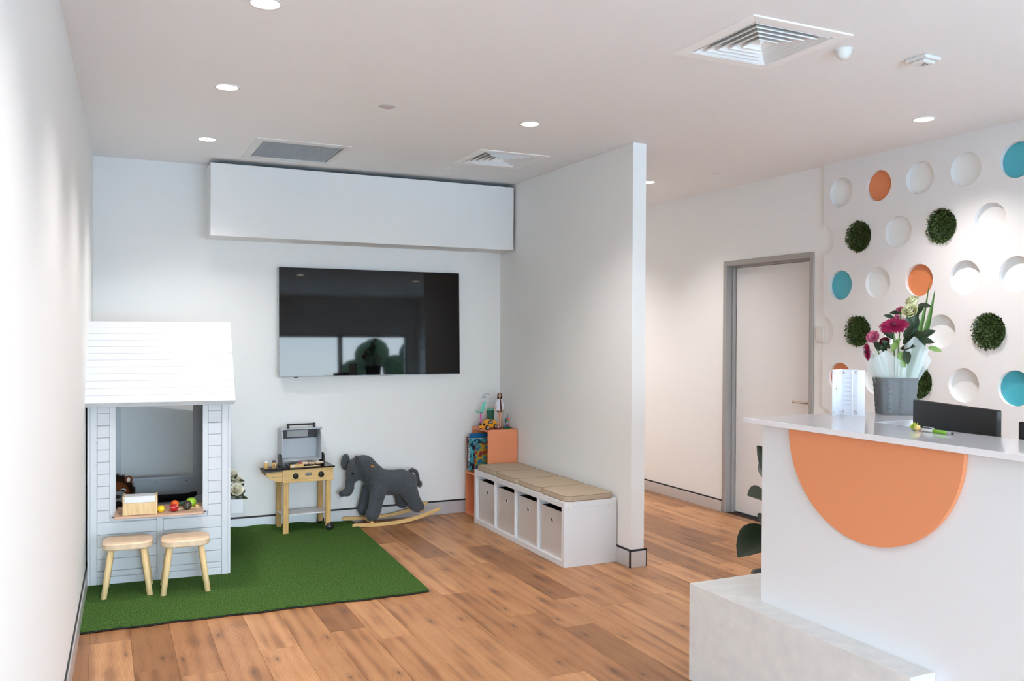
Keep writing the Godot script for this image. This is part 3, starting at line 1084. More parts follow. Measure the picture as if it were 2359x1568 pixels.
func build_window_wall() -> void:
	# the glazed shopfront behind the camera that lets the daylight in
	var w := struct("wall_front", "shopfront wall around the glazing behind the camera")
	part("header", mb().span(Vector3(-0.7, 2.02, WIN_Z), Vector3(6.0, CEIL, WIN_Z + 0.15)), M.wall_paint, w)
	part("pier", mb().span(Vector3(-0.7, 0, WIN_Z), Vector3(-0.2, 2.02, WIN_Z + 0.15)), M.wall_paint, w)
	part("pier", mb().span(Vector3(5.4, 0, WIN_Z), Vector3(6.0, 2.02, WIN_Z + 0.15)), M.wall_paint, w)
	var g := struct("window_1", "aluminium framed shopfront glazing")
	var xs := [-0.2, 1.2, 2.6, 4.1, 5.4]
	for x in xs:
		part("mullion", mb().span(Vector3(x - 0.04, 0, WIN_Z + 0.03), Vector3(x + 0.04, 2.02, WIN_Z + 0.12), 0.003), M.frame_metal, g)
	part("transom", mb().span(Vector3(-0.16, 1.96, WIN_Z + 0.03), Vector3(5.36, 2.02, WIN_Z + 0.12)), M.frame_metal, g)
	part("sill", mb().span(Vector3(-0.16, 0.0, WIN_Z + 0.03), Vector3(5.36, 0.08, WIN_Z + 0.12)), M.frame_metal, g)
	for i in 4:
		part("glass_pane", mb().span(Vector3(xs[i] + 0.04, 0.08, WIN_Z + 0.07), Vector3(xs[i + 1] - 0.04, 1.96, WIN_Z + 0.076)), M.pane, g)
	struct("ground", "pavement outside the shopfront", mb().span(Vector3(-14, -0.3, WIN_Z + 0.15), Vector3(18, -0.02, 30)), M.pavement)
	var h := mb()
	var r := RandomNumberGenerator.new()
	r.seed = 3
	for i in 26:
		h.ball(Vector3(4.9 + i * 0.13 + r.randf_range(-0.1, 0.1), r.randf_range(0.2, 1.75), WIN_Z + 2.2 + r.randf_range(-0.2, 0.2)), Vector3.ONE * r.randf_range(0.25, 0.42), 10, 7)
	solo("garden_hedge", h, M.hedge, "clipped hedge outside the shop window", "hedge")


func build_television() -> void:
	var t := thing("television", "large flat black television on the white wall", "television", Vector3(1.979, 1.5617, 0.062))
	t.rotation.x = -0.030
	part("case", mb().box(Vector3(0, 0, -0.014), Vector3(1.456, 0.829, 0.028), 0.003), M.silver_paint, t)
	part("screen", mb().box(Vector3(0, 0.002, 0.0012), Vector3(1.450, 0.820, 0.0024), 0.0008), M.screen, t)
	part("wall_bracket", mb().box(Vector3(0, 0, -0.043), Vector3(0.5, 0.34, 0.03)), M.black, t)
	part("sensor_bar", mb().box(Vector3(0, -0.4175, -0.006), Vector3(0.09, 0.006, 0.012), 0.002), M.silver_paint, t)
	part("foot_socket", mb().box(Vector3(-0.60, -0.4175, -0.006), Vector3(0.03, 0.006, 0.012), 0.001), M.black, t)


func build_mat() -> void:
	# artificial grass: lies flat, laps up the skirting at the back
	var edge := func(u: float) -> float: return 1.955 + 0.055 * u + 0.006 * sin(u * 17.0) + 0.005 * sin(u * 41.0 + 1.0)
	var f := func(u: float, v: float) -> Vector3:
		var zf: float = edge.call(u)
		var z := lerpf(0.020, zf, v)
		var xl := -0.0285 * z + 0.013
		var xr := lerpf(1.824, 1.752, v)
		var x := lerpf(xl, xr, u)
		var lap := (1.0 - smoothstep(0.0, 0.06, v)) * (0.012 + 0.036 * (1.0 - u) + 0.004 * sin(u * 43.0))
		return Vector3(x, 0.011 + lap * (1.0 - smoothstep(0.75, 1.0, u)) + 0.0012 * sin(u * 17.0) * smoothstep(0.9, 1.0, v), z)
	var t := thing("grass_mat", "green artificial grass mat under the playhouse", "mat")
	part("pile", mb().sheet(f, 90, 90, 0.006), M.grass_mat, t)
	var g := func(u: float, v: float) -> Vector3: return f.call(u, v) + Vector3(0, -0.0062, 0)
	part("backing", mb().sheet(g, 90, 60, 0.004), M.mat_backing, t)


func build_playhouse() -> void:
	var t := thing("playhouse", "white wooden children's playhouse shop with a serving hatch", "playhouse", Vector3(-0.022, 0.0125, 1.125), -0.0751)
	var W := 0.787
	var D := 1.0
	var m: MB
	var hw: Material = M.house_white
	# front wall: posts, window trim, siding boards
	var fw := Node3D.new()
	fw.name = "front_wall"
	t.add_child(fw)
	for s in [[0.015, 0.05], [0.737, 0.772]]:
		part("corner_post", mb().span(Vector3(s[0], 0, -0.028), Vector3(s[1], 1.06, 0.004), 0.0015), hw, fw)
	for s in [[0.119, 0.150], [0.627, 0.658]]:
		part("hatch_trim", mb().span(Vector3(s[0], 0.395, -0.03), Vector3(s[1], 1.06, 0.006), 0.0015), hw, fw)
	part("hatch_rail", mb().span(Vector3(0.15, 0.385, -0.03), Vector3(0.627, 0.405, 0.003), 0.001), hw, fw)
	part("centre_stile", mb().span(Vector3(0.373, 0.045, -0.02), Vector3(0.407, 0.385, 0.002), 0.001), hw, fw)
	part("bottom_rail", mb().span(Vector3(0.0505, 0.0, -0.02), Vector3(0.7365, 0.044, 0.003), 0.004), hw, fw)
	var bd := {}
	for k in 15:
		var y0 := 0.0705 * k + 0.010
		var y1 := y0 + 0.0690
		y0 = maxf(y0, 0.045)
		var spans := [[0.051, 0.1185], [0.6585, 0.7365]]
		if y1 < 0.40:
			spans = [[0.051, 0.3725], [0.4075, 0.7365]]
		for s in spans:
			var key := "%.3f_%.3f" % [s[1] - s[0], y1 - y0]
			if not bd.has(key):
				bd[key] = mb().box(Vector3.ZERO, Vector3(s[1] - s[0], y1 - y0, 0.014), 0.0022).done()
			var o := part("siding_board", bd[key], hw, fw)
			o.position = Vector3((s[0] + s[1]) / 2, (y0 + y1) / 2, -0.008)
	part("sheathing", mb().span(Vector3(0.02, 0, -0.026), Vector3(0.13, 1.05, -0.017)).span(Vector3(0.645, 0, -0.026), Vector3(0.767, 1.05, -0.017)).span(Vector3(0.13, 0, -0.026), Vector3(0.645, 0.385, -0.017)), hw, fw)
	# screw heads on the left post
	for y in [0.827, 0.789, 0.697]:
		part("screw", mb().ball(Vector3(0.046, y, 0.0042), Vector3(0.0016, 0.0016, 0.0008), 8, 6), M.gap, fw)
	# side walls of boards with a gable
	for s in [[0.0, "side_wall"], [W - 0.0145, "side_wall"]]:
		var sw := Node3D.new()
		sw.name = s[1]
		t.add_child(sw, true)
		var x: float = s[0]
		part("front_edge", mb().span(Vector3(x, 0, -0.05), Vector3(x + 0.0145, 1.06, 0.0), 0.001), hw, sw)
		part("rear_post", mb().span(Vector3(x, 0, -D), Vector3(x + 0.0145, 1.06, -D + 0.05), 0.001), hw, sw)
		var sb := mb().box(Vector3.ZERO, Vector3(0.012, 0.0690, D - 0.102), 0.002).done()
		for k in 15:
			var o := part("siding_board", sb, hw, sw)
			o.position = Vector3(x + 0.00725, 0.0705 * k + 0.036, -D / 2)
		part("gable", mb().prism(PackedVector2Array([Vector2(-0.001, 1.0605), Vector2(-D + 0.001, 1.0605), Vector2(-D / 2, 1.492)]), x, x + 0.0145, Transform3D(Basis(Vector3(0, 0, 1), Vector3(0, 1, 0), Vector3(1, 0, 0)), Vector3.ZERO)), hw, sw)
	# back wall with a window onto the room wall
	var bw := Node3D.new()
	bw.name = "back_wall"
	t.add_child(bw)
	part("lower_panel", mb().span(Vector3(0.015, 0, -D + 0.012), Vector3(W - 0.015, 0.445, -D + 0.026), 0.001), hw, bw)
	part("upper_panel", mb().span(Vector3(0.015, 0.985, -D + 0.012), Vector3(W - 0.015, 1.06, -D + 0.026), 0.001), hw, bw)
	for s in [[0.015, 0.121], [0.588, W - 0.015]]:
		part("side_panel", mb().span(Vector3(s[0], 0.4455, -D + 0.012), Vector3(s[1], 0.9845, -D + 0.026), 0.001), hw, bw)
	part("window_sill", mb().span(Vector3(0.10, 0.446, -D + 0.005), Vector3(0.61, 0.462, -D + 0.052), 0.002), hw, bw)
	for x in [0.35, 0.545]:
		part("screw", mb().ball(Vector3(x, 0.428, -D + 0.0265), Vector3(0.004, 0.004, 0.001), 10, 6), M.gap, bw)
	# roof: two slopes of twelve boards
	var rise := 0.474
	var run := 0.58
	var L := sqrt(rise * rise + run * run)
	for side in [1.0, -1.0]:
		var rf := Node3D.new()
		rf.name = "roof_slope"
		t.add_child(rf, true)
		var dn := Vector3(0, -rise, run * side) / L
		var bs := Basis(Vector3.RIGHT, dn, Vector3.RIGHT.cross(dn))
		var up := Vector3(0, run, rise * side) / L
		var pitch := L / 12.0
		var rb := mb().box(Vector3.ZERO, Vector3(0.846, pitch - 0.0016, 0.014), 0.0022, bs).done()
		var top := Vector3(0.388, 1.054 + rise, -D / 2)
		for k in 12:
			var o := part("roof_board", rb, hw, rf)
			o.position = top + dn * (pitch * (k + 0.5)) + up * 0.006
		part("roof_lining", mb().box(top + dn * (L * 0.5) - up * 0.006, Vector3(0.836, L - 0.02, 0.010), 0.0, bs), hw, rf)
		part("eave_fascia", mb().box(top + dn * (L - 0.012) - up * 0.014, Vector3(0.836, 0.016, 0.02), 0.001, bs), hw, rf)
	# serving tray on brackets
	var tray := part("serving_shelf", mb().prism(rrect(0.482, 0.318, 0.012), 0.0, 0.012, Transform3D(Basis(Vector3.RIGHT, Vector3.FORWARD, Vector3.UP), Vector3(0.389, 0.408, 0.006)), 0.003), M.ply, t, "birch plywood serving shelf")
	for x in [0.186, 0.392, 0.588]:
		part("bracket", mb().span(Vector3(x - 0.011, 0.380, -0.1), Vector3(x + 0.011, 0.4075, 0.055), 0.002), hw, tray)
	# inner bench where the toys lie
	part("inner_bench", mb().span(Vector3(0.270, 0.335, -0.80), Vector3(W - 0.0155, 0.352, -0.35), 0.002), hw, t)

	# things on the shelf, in world space: shelf top is at y 0.4325
	var top_y := 0.4325
	var till := thing("toy_cash_box", "open pale wooden toy box with a white lid on the hatch shelf", "toy box", Vector3(0.256, top_y, 1.235), -0.09)
	part("front", mb().span(Vector3(-0.083, 0.004, 0.04), Vector3(0.083, 0.071, 0.046)), M.pine, till)
	part("lid_band", mb().span(Vector3(-0.083, 0.0715, 0.039), Vector3(0.083, 0.104, 0.045), 0.001), M.gloss_white, till)
	part("back", mb().span(Vector3(-0.083, 0.004, -0.046), Vector3(0.083, 0.104, -0.04)), M.pine, till)
	part("top", mb().span(Vector3(-0.083, 0.1042, -0.046), Vector3(0.083, 0.108, 0.045), 0.001), M.gloss_white, till)
	part("floor_board", mb().span(Vector3(-0.083, 0.001, -0.04), Vector3(0.083, 0.0038, 0.04)), M.pine, till)
	for s in [-1.0, 1.0]:
		part("end_board", mb().span(Vector3(s * 0.0835, 0, -0.048), Vector3(s * 0.0915, 0.112, 0.048), 0.001), M.pine, till)
	solo("toy_lemon", fruit(0.0205, 1.06, 0.004), M.yellow, "yellow toy lemon beside the wooden box", "toy fruit", Vector3(0.366, top_y + 0.0205, 1.245))
	part("lemon_tip", mb().ball(Vector3(-0.019, 0.001, 0.004), Vector3(0.009, 0.006, 0.006), 10, 8), M.yellow, get_node("toy_lemon"))
	solo("toy_orange", fruit(0.0245, 1.0, 0.0), M.orange, "shiny orange toy ball fruit behind the strawberry", "toy fruit", Vector3(0.448, top_y + 0.0245, 1.155))
	var sb2 := solo("toy_strawberry", mb().lathe([Vector2(0, 0), Vector2(0.012, 0.001), Vector2(0.021, 0.008), Vector2(0.0255, 0.020), Vector2(0.024, 0.031), Vector2(0.015, 0.039), Vector2(0, 0.041)], 20), M.red, "red toy strawberry with white dots at the front", "toy fruit", Vector3(0.437, top_y, 1.245))
	for i in 22:
		var a := i * 2.4
		var h := 0.005 + 0.032 * fmod(i * 0.618, 1.0)
		var rr := 0.0258 * sqrt(maxf(0.05, 1.0 - pow((h - 0.021) / 0.022, 2.0)))
		part("seed_dot", mb().ball(Vector3(cos(a) * rr, h, sin(a) * rr), Vector3.ONE * 0.0017, 6, 4), M.plastic_white, sb2)
	solo("toy_apple", fruit(0.030, 0.98, 0.006), M.lime, "green toy apple behind the dark avocado", "toy fruit", Vector3(0.540, top_y + 0.0297, 1.150))
	var av := solo("toy_avocado", fruit(0.0265, 1.0, 0.0), M.avocado, "dark brown toy avocado in front of the green apple", "toy fruit", Vector3(0.512, top_y + 0.0265, 1.225))
	part("green_tip", mb().ball(Vector3(-0.002, -0.006, 0.0065), Vector3(0.013, 0.016, 0.0206), 14, 10), M.bottle_green, av)
	var cu := solo("toy_cucumber", mb().rod(Vector3(-0.05, 0, 0), Vector3(0.05, 0, 0), 0.0115, 0.0125, 16, 0.003), M.bottle_green, "dark green toy cucumber behind the orange fruit", "toy vegetable", Vector3(0.495, top_y + 0.0126, 1.085), 0.1)
	part("end_cap", mb().rod(Vector3(-0.058, 0, 0), Vector3(-0.0502, 0, 0), 0.006, 0.008, 12, 0.001), M.avocado, cu)
	var kn := thing("toy_knife", "flat wooden toy knife lying behind the fruit", "toy knife", Vector3(0.500, top_y, 1.190), 0.14)
	part("blade", mb().prism(PackedVector2Array([Vector2(-0.085, -0.008), Vector2(0.02, -0.009), Vector2(0.02, 0.009), Vector2(-0.07, 0.009), Vector2(-0.084, 0.002)]), 0, 0.004, Transform3D(Basis(Vector3.RIGHT, Vector3.FORWARD, Vector3.UP), Vector3.ZERO)), M.birch, kn)
	part("grip", mb().prism(rrect(0.07, 0.016, 0.007), 0, 0.006, Transform3D(Basis(Vector3.RIGHT, Vector3.FORWARD, Vector3.UP), Vector3(0.0555, 0, 0)), 0.001), M.pine, kn)
	var mu := thing("toy_mushroom", "small brown wooden toy mushroom at the end of the shelf", "toy vegetable", Vector3(0.566, top_y, 1.215), 0.3)
	part("stem", mb().lathe([Vector2(0, 0), Vector2(0.006, 0), Vector2(0.005, 0.013), Vector2(0, 0.013)], 14), M.birch, mu)
	part("cap", mb().lathe([Vector2(0, 0.0132), Vector2(0.010, 0.0132), Vector2(0.011, 0.018), Vector2(0.007, 0.025), Vector2(0, 0.027)], 16), M.honey, mu)

	# plush lion on the inner bench
	var ln := thing("plush_lion", "brown maned plush lion peeking out beside the hatch", "plush toy", Vector3(0.134, 0.346, 0.60), 0.10)
	ln.scale = Vector3.ONE * 0.95
	part("body", mb().ball(Vector3(0.0, -0.166, -0.03), Vector3(0.085, 0.184, 0.08), 22, 16), M.lion_fur, ln)
	part("mane", fur_ball(Vector3(0, 0.118, -0.01), Vector3(0.122, 0.118, 0.09), 2600, 0.028, 4), M.mane, ln)
	part("head", mb().ball(Vector3(0, 0.11, 0.045), Vector3(0.082, 0.088, 0.06), 24, 16), M.lion_fur, ln)
	part("muzzle", mb().ball(Vector3(0, 0.078, 0.085), Vector3(0.070, 0.066, 0.045), 22, 14), M.lion_muzzle, ln)
	part("mouth", mb().ball(Vector3(0, 0.055, 0.119), Vector3(0.034, 0.036, 0.015), 18, 12), M.lion_mouth, ln)
	part("nose", mb().ball(Vector3(0, 0.108, 0.122), Vector3(0.02, 0.012, 0.012), 14, 10), M.black, ln)
	for s in [-1.0, 1.0]:
		var e := part("eye", mb().ball(Vector3(s * 0.034, 0.143, 0.094), Vector3(0.021, 0.012, 0.008), 16, 10), M.eye_white, ln)
		part("pupil", mb().ball(Vector3(s * 0.032, 0.143, 0.1005), Vector3(0.013, 0.008, 0.004), 12, 8), M.black, e)
		part("ear", mb().ball(Vector3(s * 0.075, 0.205, 0.045), Vector3(0.026, 0.026, 0.014), 16, 10), M.lion_fur, ln)
		part("ear_lining", mb().ball(Vector3(s * 0.073, 0.205, 0.056), Vector3(0.012, 0.016, 0.006), 12, 8), M.eye_white, ln)
	# black plush tail-like bolster on the bench
	solo("plush_snake", mb().tube([Vector3(0.305, 0.389, 0.55), Vector3(0.36, 0.390, 0.545), Vector3(0.43, 0.389, 0.55), Vector3(0.50, 0.389, 0.56), Vector3(0.56, 0.391, 0.565), Vector3(0.60, 0.402, 0.565), Vector3(0.628, 0.412, 0.565)], [0.014, 0.024, 0.0245, 0.0235, 0.022, 0.020, 0.012], 14, true), M.dark_plush, "long black plush roll lying inside the playhouse", "plush toy")

	# flower box on the side wall
	var fb := thing("flower_box", "white box of cream artificial roses on the playhouse side", "flower box", Vector3(0.803, 0.0, 0.86), -0.0751)
	part("planter", mb().span(Vector3(0.0, 0.325, -0.17), Vector3(0.078, 0.415, 0.06), 0.002), M.house_white, fb)
	for q in [[0.036, 0.472, 0.035, 0.036], [0.018, 0.560, -0.02, 0.030], [0.05, 0.505, -0.11, 0.03], [0.03, 0.47, -0.05, 0.028]]:
		rose("rose", fb, Vector3(q[0], q[1], q[2]), q[3], Vector3(0.2, 0.45, 0.85), M.ivory)
	var r := RandomNumberGenerator.new()
	r.seed = 31
	for i in 26:
		var a := Vector3(r.randf_range(0.0, 0.07), r.randf_range(0.42, 0.56), r.randf_range(-0.13, 0.045))
		if i > 8:
			a.y = r.randf_range(0.415, 0.445)
		leaf("leaf", fb, a, (Vector3(r.randf_range(-0.3, 0.9), r.randf_range(-0.3, 0.8), r.randf_range(-0.2, 0.9))).normalized(), r.randf_range(0.03, 0.05), M.leaf, 0.45, 0.2, Vector3(0.0, 0.5, 0.85))


func fruit(r: float, tall: float, dimple: float) -> MB:
	var p := []
	for i in 15:
		var a := PI * i / 14 - PI / 2
		var rr := cos(a) * r
		var y := sin(a) * r * tall
		if i >= 12 and dimple > 0.0:
			y -= dimple * (i - 11) / 3.0
		p.append(Vector2(maxf(rr, 0.0), y))
	return mb().lathe(p, 24)


func fur_ball(c: Vector3, r: Vector3, count: int, long: float, sd: int) -> MB:
	var m := mb().ball(c, r * 0.92, 24, 16)
	var g := RandomNumberGenerator.new()
	g.seed = sd
	for i in count:
		var d := Vector3(g.randfn(), g.randfn(), g.randfn()).normalized()
		var p := c + d * r * 0.9
		var o := (d + Vector3(g.randf_range(-0.5, 0.5), g.randf_range(-0.7, 0.3), g.randf_range(-0.5, 0.5))).normalized()
		var sde := o.cross(Vector3(g.randfn(), g.randfn(), g.randfn())).normalized() * 0.0016
		var tip := p + o * long * g.randf_range(0.5, 1.1)
		m.face([p - sde, p + sde, tip], c)
	return m


func petal(m: MB, c: Vector3, out: Vector3, up: Vector3, long: float, wide: float, cup: float) -> void:
	var sd := out.cross(up).normalized()
	m.sheet(func(u: float, v: float) -> Vector3:
		var w := wide * sin(PI * clampf(0.12 + v * 0.80, 0.0, 1.0)) * 0.5
		var x := (u - 0.5) * 2.0
		return c + out * (long * v) + sd * (x * w) + up * (cup * long * v * v + absf(x) * absf(x) * w * 0.35), 4, 5)


func rose(called: String, parent: Node3D, c: Vector3, r: float, face_to: Vector3, material: Material) -> void:
	# petals wrapped in rising whorls around a closed heart
	var y := face_to.normalized()
	var x := (Vector3.RIGHT if absf(y.x) < 0.8 else Vector3.UP).cross(y).normalized()
	var b := Basis(x, y, x.cross(y))
	var m := mb()
	for ring in [[0.30, 3, 1.0, 0.10], [0.52, 4, 0.95, 0.30], [0.78, 5, 0.82, 0.5], [1.0, 6, 0.62, 0.8]]:
		for k in ring[1]:
			var a: float = TAU * k / ring[1] + ring[0] * 2.3
			var half: float = TAU / ring[1] * 0.72
			var rad: float = r * ring[0]
			var top: float = r * ring[2]
			var flare: float = ring[3]
			m.sheet(func(u: float, v: float) -> Vector3:
				var aa := a + (u - 0.5) * 2.0 * half
				var lip := 1.0 - pow(absf(u - 0.5) * 2.0, 3.0) * 0.25
				var rr := rad * (0.35 + 0.65 * sin(v * PI * 0.5)) + r * 0.22 * flare * pow(v, 4.0)
				var h := (-0.75 + (0.75 + top / r) * v * lip) * r - r * 0.22 * flare * pow(v, 5.0)
				return c + b * Vector3(cos(aa) * rr, h, sin(aa) * rr), 8, 6)
	m.ball(c - y * r * 0.05, Vector3.ONE * r * 0.26, 10, 8)
	part(called, m, material, parent)


func leaf(called: String, parent: Node3D, base: Vector3, dir: Vector3, long: float, material: Material, width := 0.42, bend := 0.25, face_to := Vector3.UP) -> void:
	var sd := dir.cross(face_to)
	if sd.length() < 0.1:
		sd = dir.cross(Vector3.RIGHT)
	sd = sd.normalized()
	var up := sd.cross(dir).normalized()
	part(called, mb().sheet(func(u: float, v: float) -> Vector3:
		var w := long * width * 0.5 * pow(sin(PI * clampf(v * 0.97 + 0.02, 0.0, 1.0)), 0.8)
		var x := (u - 0.5) * 2.0
		return base + dir * long * v + sd * x * w + up * (absf(x) * w * 0.3 - bend * long * v * v), 4, 8, 0.0006), material, parent)


func build_stools() -> void:
	var s := thing("stool", "small wooden stool close to the long white wall", "stool", Vector3(0.187, 0.0125, 1.335), -0.06, "children's stools at the playhouse hatch")
	part("seat", mb().prism(rrect(0.262, 0.222, 0.075, 8), 0.262, 0.300, Transform3D(Basis(Vector3.RIGHT, Vector3.FORWARD, Vector3.UP), Vector3.ZERO), 0.006), M.birch, s)
	for q in [[-1, -1], [1, -1], [1, 1], [-1, 1]]:
		part("leg", mb().rod(Vector3(q[0] * 0.118, 0.0, q[1] * 0.112), Vector3(q[0] * 0.082, 0.2622, q[1] * 0.076), 0.0155, 0.0165, 18, 0.003), M.pine, s)
	copy(s, "small wooden stool farther from the long white wall", Vector3(0.487, 0.0125, 1.395), -0.05)


func build_barbecue() -> void:
	# toy barbecue against the wall
	var b := thing("toy_barbecue", "wooden toy barbecue trolley with an open silver lid", "toy barbecue", Vector3(1.26, 0.0125, 0.10), 0.05)
	# local x along the wall, z away from it; depth 0.04 .. 0.18
	var wood: Material = M.honey
	for q in [[0.0, 0.165, 0.0], [0.0, -0.04, 0.0], [0.315, 0.165, 0.028], [0.315, -0.04, 0.028]]:
		part("leg", mb().span(Vector3(q[0] - 0.019, q[2], q[1] - 0.012), Vector3(q[0] + 0.019, 0.46, q[1] + 0.012), 0.003), wood, b)
	for z in [0.165, -0.04]:
		var wh := part("wheel", mb().lathe([Vector2(0, -0.009), Vector2(0.026, -0.009), Vector2(0.029, -0.006), Vector2(0.029, 0.006), Vector2(0.026, 0.009), Vector2(0, 0.009)], 28, Transform3D(Basis(Vector3.RIGHT, Vector3.BACK, Vector3.DOWN), Vector3(0.322, 0.029, z + (0.0225 if z > 0 else -0.0225)))), M.black, b)
		part("hub", mb().ball(Vector3(0.322, 0.029, z + (0.032 if z > 0 else -0.032)), Vector3(0.006, 0.006, 0.003), 12, 8), M.chrome, wh)
	part("shelf", mb().span(Vector3(-0.018, 0.128, -0.05), Vector3(0.333, 0.136, 0.152), 0.001), M.gloss_white, b)
	var fp := part("front_panel", mb().span(Vector3(-0.027, 0.375, 0.178), Vector3(0.348, 0.472, 0.188), 0.0015), M.honey_flat, b)
	for x in [0.067, 0.255]:
		part("knob", mb().lathe([Vector2(0, 0), Vector2(0.021, 0), Vector2(0.021, 0.010), Vector2(0.018, 0.014), Vector2(0, 0.015)], 28, Transform3D(Basis(Vector3.RIGHT, Vector3.BACK, Vector3.DOWN), Vector3(x, 0.424, 0.1882))), M.black, fp)
	part("name_plate", mb().box(Vector3(0.160, 0.432, 0.189), Vector3(0.044, 0.022, 0.002)), M.charcoal, fp)
	for i in 4:
		part("plate_lettering", mb().box(Vector3(0.147 + i * 0.0088, 0.432, 0.1903), Vector3(0.0045, 0.011, 0.0006)), M.silver_paint, fp)
	for p in [[-0.005, 0.452], [-0.018, 0.418], [0.322, 0.452], [0.338, 0.424]]:
		part("screw", mb().ball(Vector3(p[0], p[1], 0.1885), Vector3(0.0035, 0.0035, 0.0018), 10, 6), M.chrome, fp)
	for s in [[-0.027, -0.018], [0.339, 0.348]]:
		part("side_panel", mb().span(Vector3(s[0], 0.375, -0.055), Vector3(s[1], 0.472, 0.1775), 0.001), M.honey_flat, b)
	part("back_panel", mb().span(Vector3(-0.017, 0.375, -0.063), Vector3(0.338, 0.472, -0.055)), M.honey_flat, b)
	var top := part("cook_top", mb().span(Vector3(-0.029, 0.4725, -0.066), Vector3(0.358, 0.482, 0.198), 0.001), M.black_gloss, b)
	for i in 9:
		part("grill_bar", mb().rod(Vector3(0.035 + i * 0.031, 0.4845, -0.01), Vector3(0.035 + i * 0.031, 0.4845, 0.16), 0.0022, 0.0022, 8), M.black, top)
	# side table
	var st := part("side_table", mb().span(Vector3(-0.155, 0.462, 0.02), Vector3(-0.0295, 0.475, 0.19), 0.001), M.black, b)
	part("side_bracket", mb().prism(PackedVector2Array([Vector2(-0.145, 0.461), Vector2(-0.0275, 0.461), Vector2(-0.0275, 0.385), Vector2(-0.065, 0.388), Vector2(-0.105, 0.405), Vector2(-0.145, 0.440)]), 0.172, 0.182, Transform3D.IDENTITY, 0.001), M.honey_flat, st)
	part("side_bracket", mb().prism(PackedVector2Array([Vector2(-0.145, 0.461), Vector2(-0.0275, 0.461), Vector2(-0.0275, 0.385), Vector2(-0.065, 0.388), Vector2(-0.105, 0.405), Vector2(-0.145, 0.440)]), 0.028, 0.038, Transform3D.IDENTITY, 0.001), M.honey_flat, st)
	part("rack", mb().rod(Vector3(-0.165, 0.482, 0.12), Vector3(-0.155, 0.480, 0.12), 0.006).rod(Vector3(-0.15, 0.482, 0.175), Vector3(-0.035, 0.482, 0.175), 0.006), M.black, st)
	for p in [[-0.095, 0.425], [-0.045, 0.468]]:
		part("screw", mb().ball(Vector3(p[0], p[1], 0.1835), Vector3(0.004, 0.004, 0.0025), 10, 6), M.chrome, st)
	# hinge cheeks and open lid
	for x in [-0.020, 0.296]:
		part("hinge_cheek", mb().prism(PackedVector2Array([Vector2(-0.045, 0.4825), Vector2(0.06, 0.4825), Vector2(0.062, 0.53), Vector2(0.05, 0.56), Vector2(0.03, 0.568), Vector2(-0.02, 0.568), Vector2(-0.045, 0.55)]), x, x + 0.012, Transform3D(Basis(Vector3(0, 0, 1), Vector3(0, 1, 0), Vector3(1, 0, 0)), Vector3(0, 0, 0.04)), 0.001), M.black, b)
	var ld := Node3D.new()
	ld.name = "lid"
	b.add_child(ld)
	var lx0 := -0.004
	var lx1 := 0.291
	part("lid_back", mb().span(Vector3(lx0, 0.520, -0.052), Vector3(lx1, 0.740, -0.046)), M.silver_paint, ld)
	for x in [lx0, lx1 - 0.007]:
		part("lid_side", mb().prism(PackedVector2Array([Vector2(-0.046, 0.520), Vector2(0.075, 0.520), Vector2(0.075, 0.700), Vector2(0.06, 0.735), Vector2(0.02, 0.748), Vector2(-0.046, 0.748)]), x, x + 0.007, Transform3D(Basis(Vector3(0, 0, 1), Vector3(0, 1, 0), Vector3(1, 0, 0)), Vector3.ZERO), 0.001), M.silver_paint, ld)
	part("lid_bottom", mb().span(Vector3(lx0 + 0.0075, 0.520, -0.0455), Vector3(lx1 - 0.0075, 0.526, 0.075)), M.silver_paint, ld)
	part("lid_top", mb().span(Vector3(lx0, 0.7485, -0.046), Vector3(lx1, 0.755, 0.062), 0.001), M.silver_paint, ld)
	for x in [lx0 - 0.005, lx1 - 0.007]:
		part("lid_bolt", mb().box(Vector3(x + 0.006, 0.752, 0.055), Vector3(0.018, 0.018, 0.02), 0.003), M.silver_paint, ld)
	var wf := part("window_panel", mb().prism(PackedVector2Array([Vector2(lx0 + 0.008, 0.672), Vector2(lx0 + 0.06, 0.672), Vector2(lx0 + 0.06, 0.7475), Vector2(lx0 + 0.008, 0.7475)]), 0.0, 0.004, Transform3D(Basis(Vector3.RIGHT, 0.20), Vector3(0, 0.015, -0.170))).prism(PackedVector2Array([Vector2(lx1 - 0.075, 0.672), Vector2(lx1 - 0.008, 0.672), Vector2(lx1 - 0.008, 0.7475), Vector2(lx1 - 0.075, 0.7475)]), 0.0, 0.004, Transform3D(Basis(Vector3.RIGHT, 0.20), Vector3(0, 0.015, -0.170))).prism(PackedVector2Array([Vector2(lx0 + 0.06, 0.672), Vector2(lx1 - 0.075, 0.672), Vector2(lx1 - 0.075, 0.682), Vector2(lx0 + 0.06, 0.682)]), 0.0, 0.004, Transform3D(Basis(Vector3.RIGHT, 0.20), Vector3(0, 0.015, -0.170))).prism(PackedVector2Array([Vector2(lx0 + 0.06, 0.735), Vector2(lx1 - 0.075, 0.735), Vector2(lx1 - 0.075, 0.7475), Vector2(lx0 + 0.06, 0.7475)]), 0.0, 0.004, Transform3D(Basis(Vector3.RIGHT, 0.20), Vector3(0, 0.015, -0.170))), M.charcoal, ld)
	part("lid_window", mb().prism(PackedVector2Array([Vector2(lx0 + 0.06, 0.682), Vector2(lx1 - 0.075, 0.682), Vector2(lx1 - 0.075, 0.735), Vector2(lx0 + 0.06, 0.735)]), 0.0015, 0.0035, Transform3D(Basis(Vector3.RIGHT, 0.20), Vector3(0, 0.015, -0.170))), M.clear_plastic, wf)
	var hn := part("lid_handle", mb().rod(Vector3(0.044, 0.783, 0.03), Vector3(0.250, 0.783, 0.03), 0.0065, 0.0065, 14), M.black, ld)
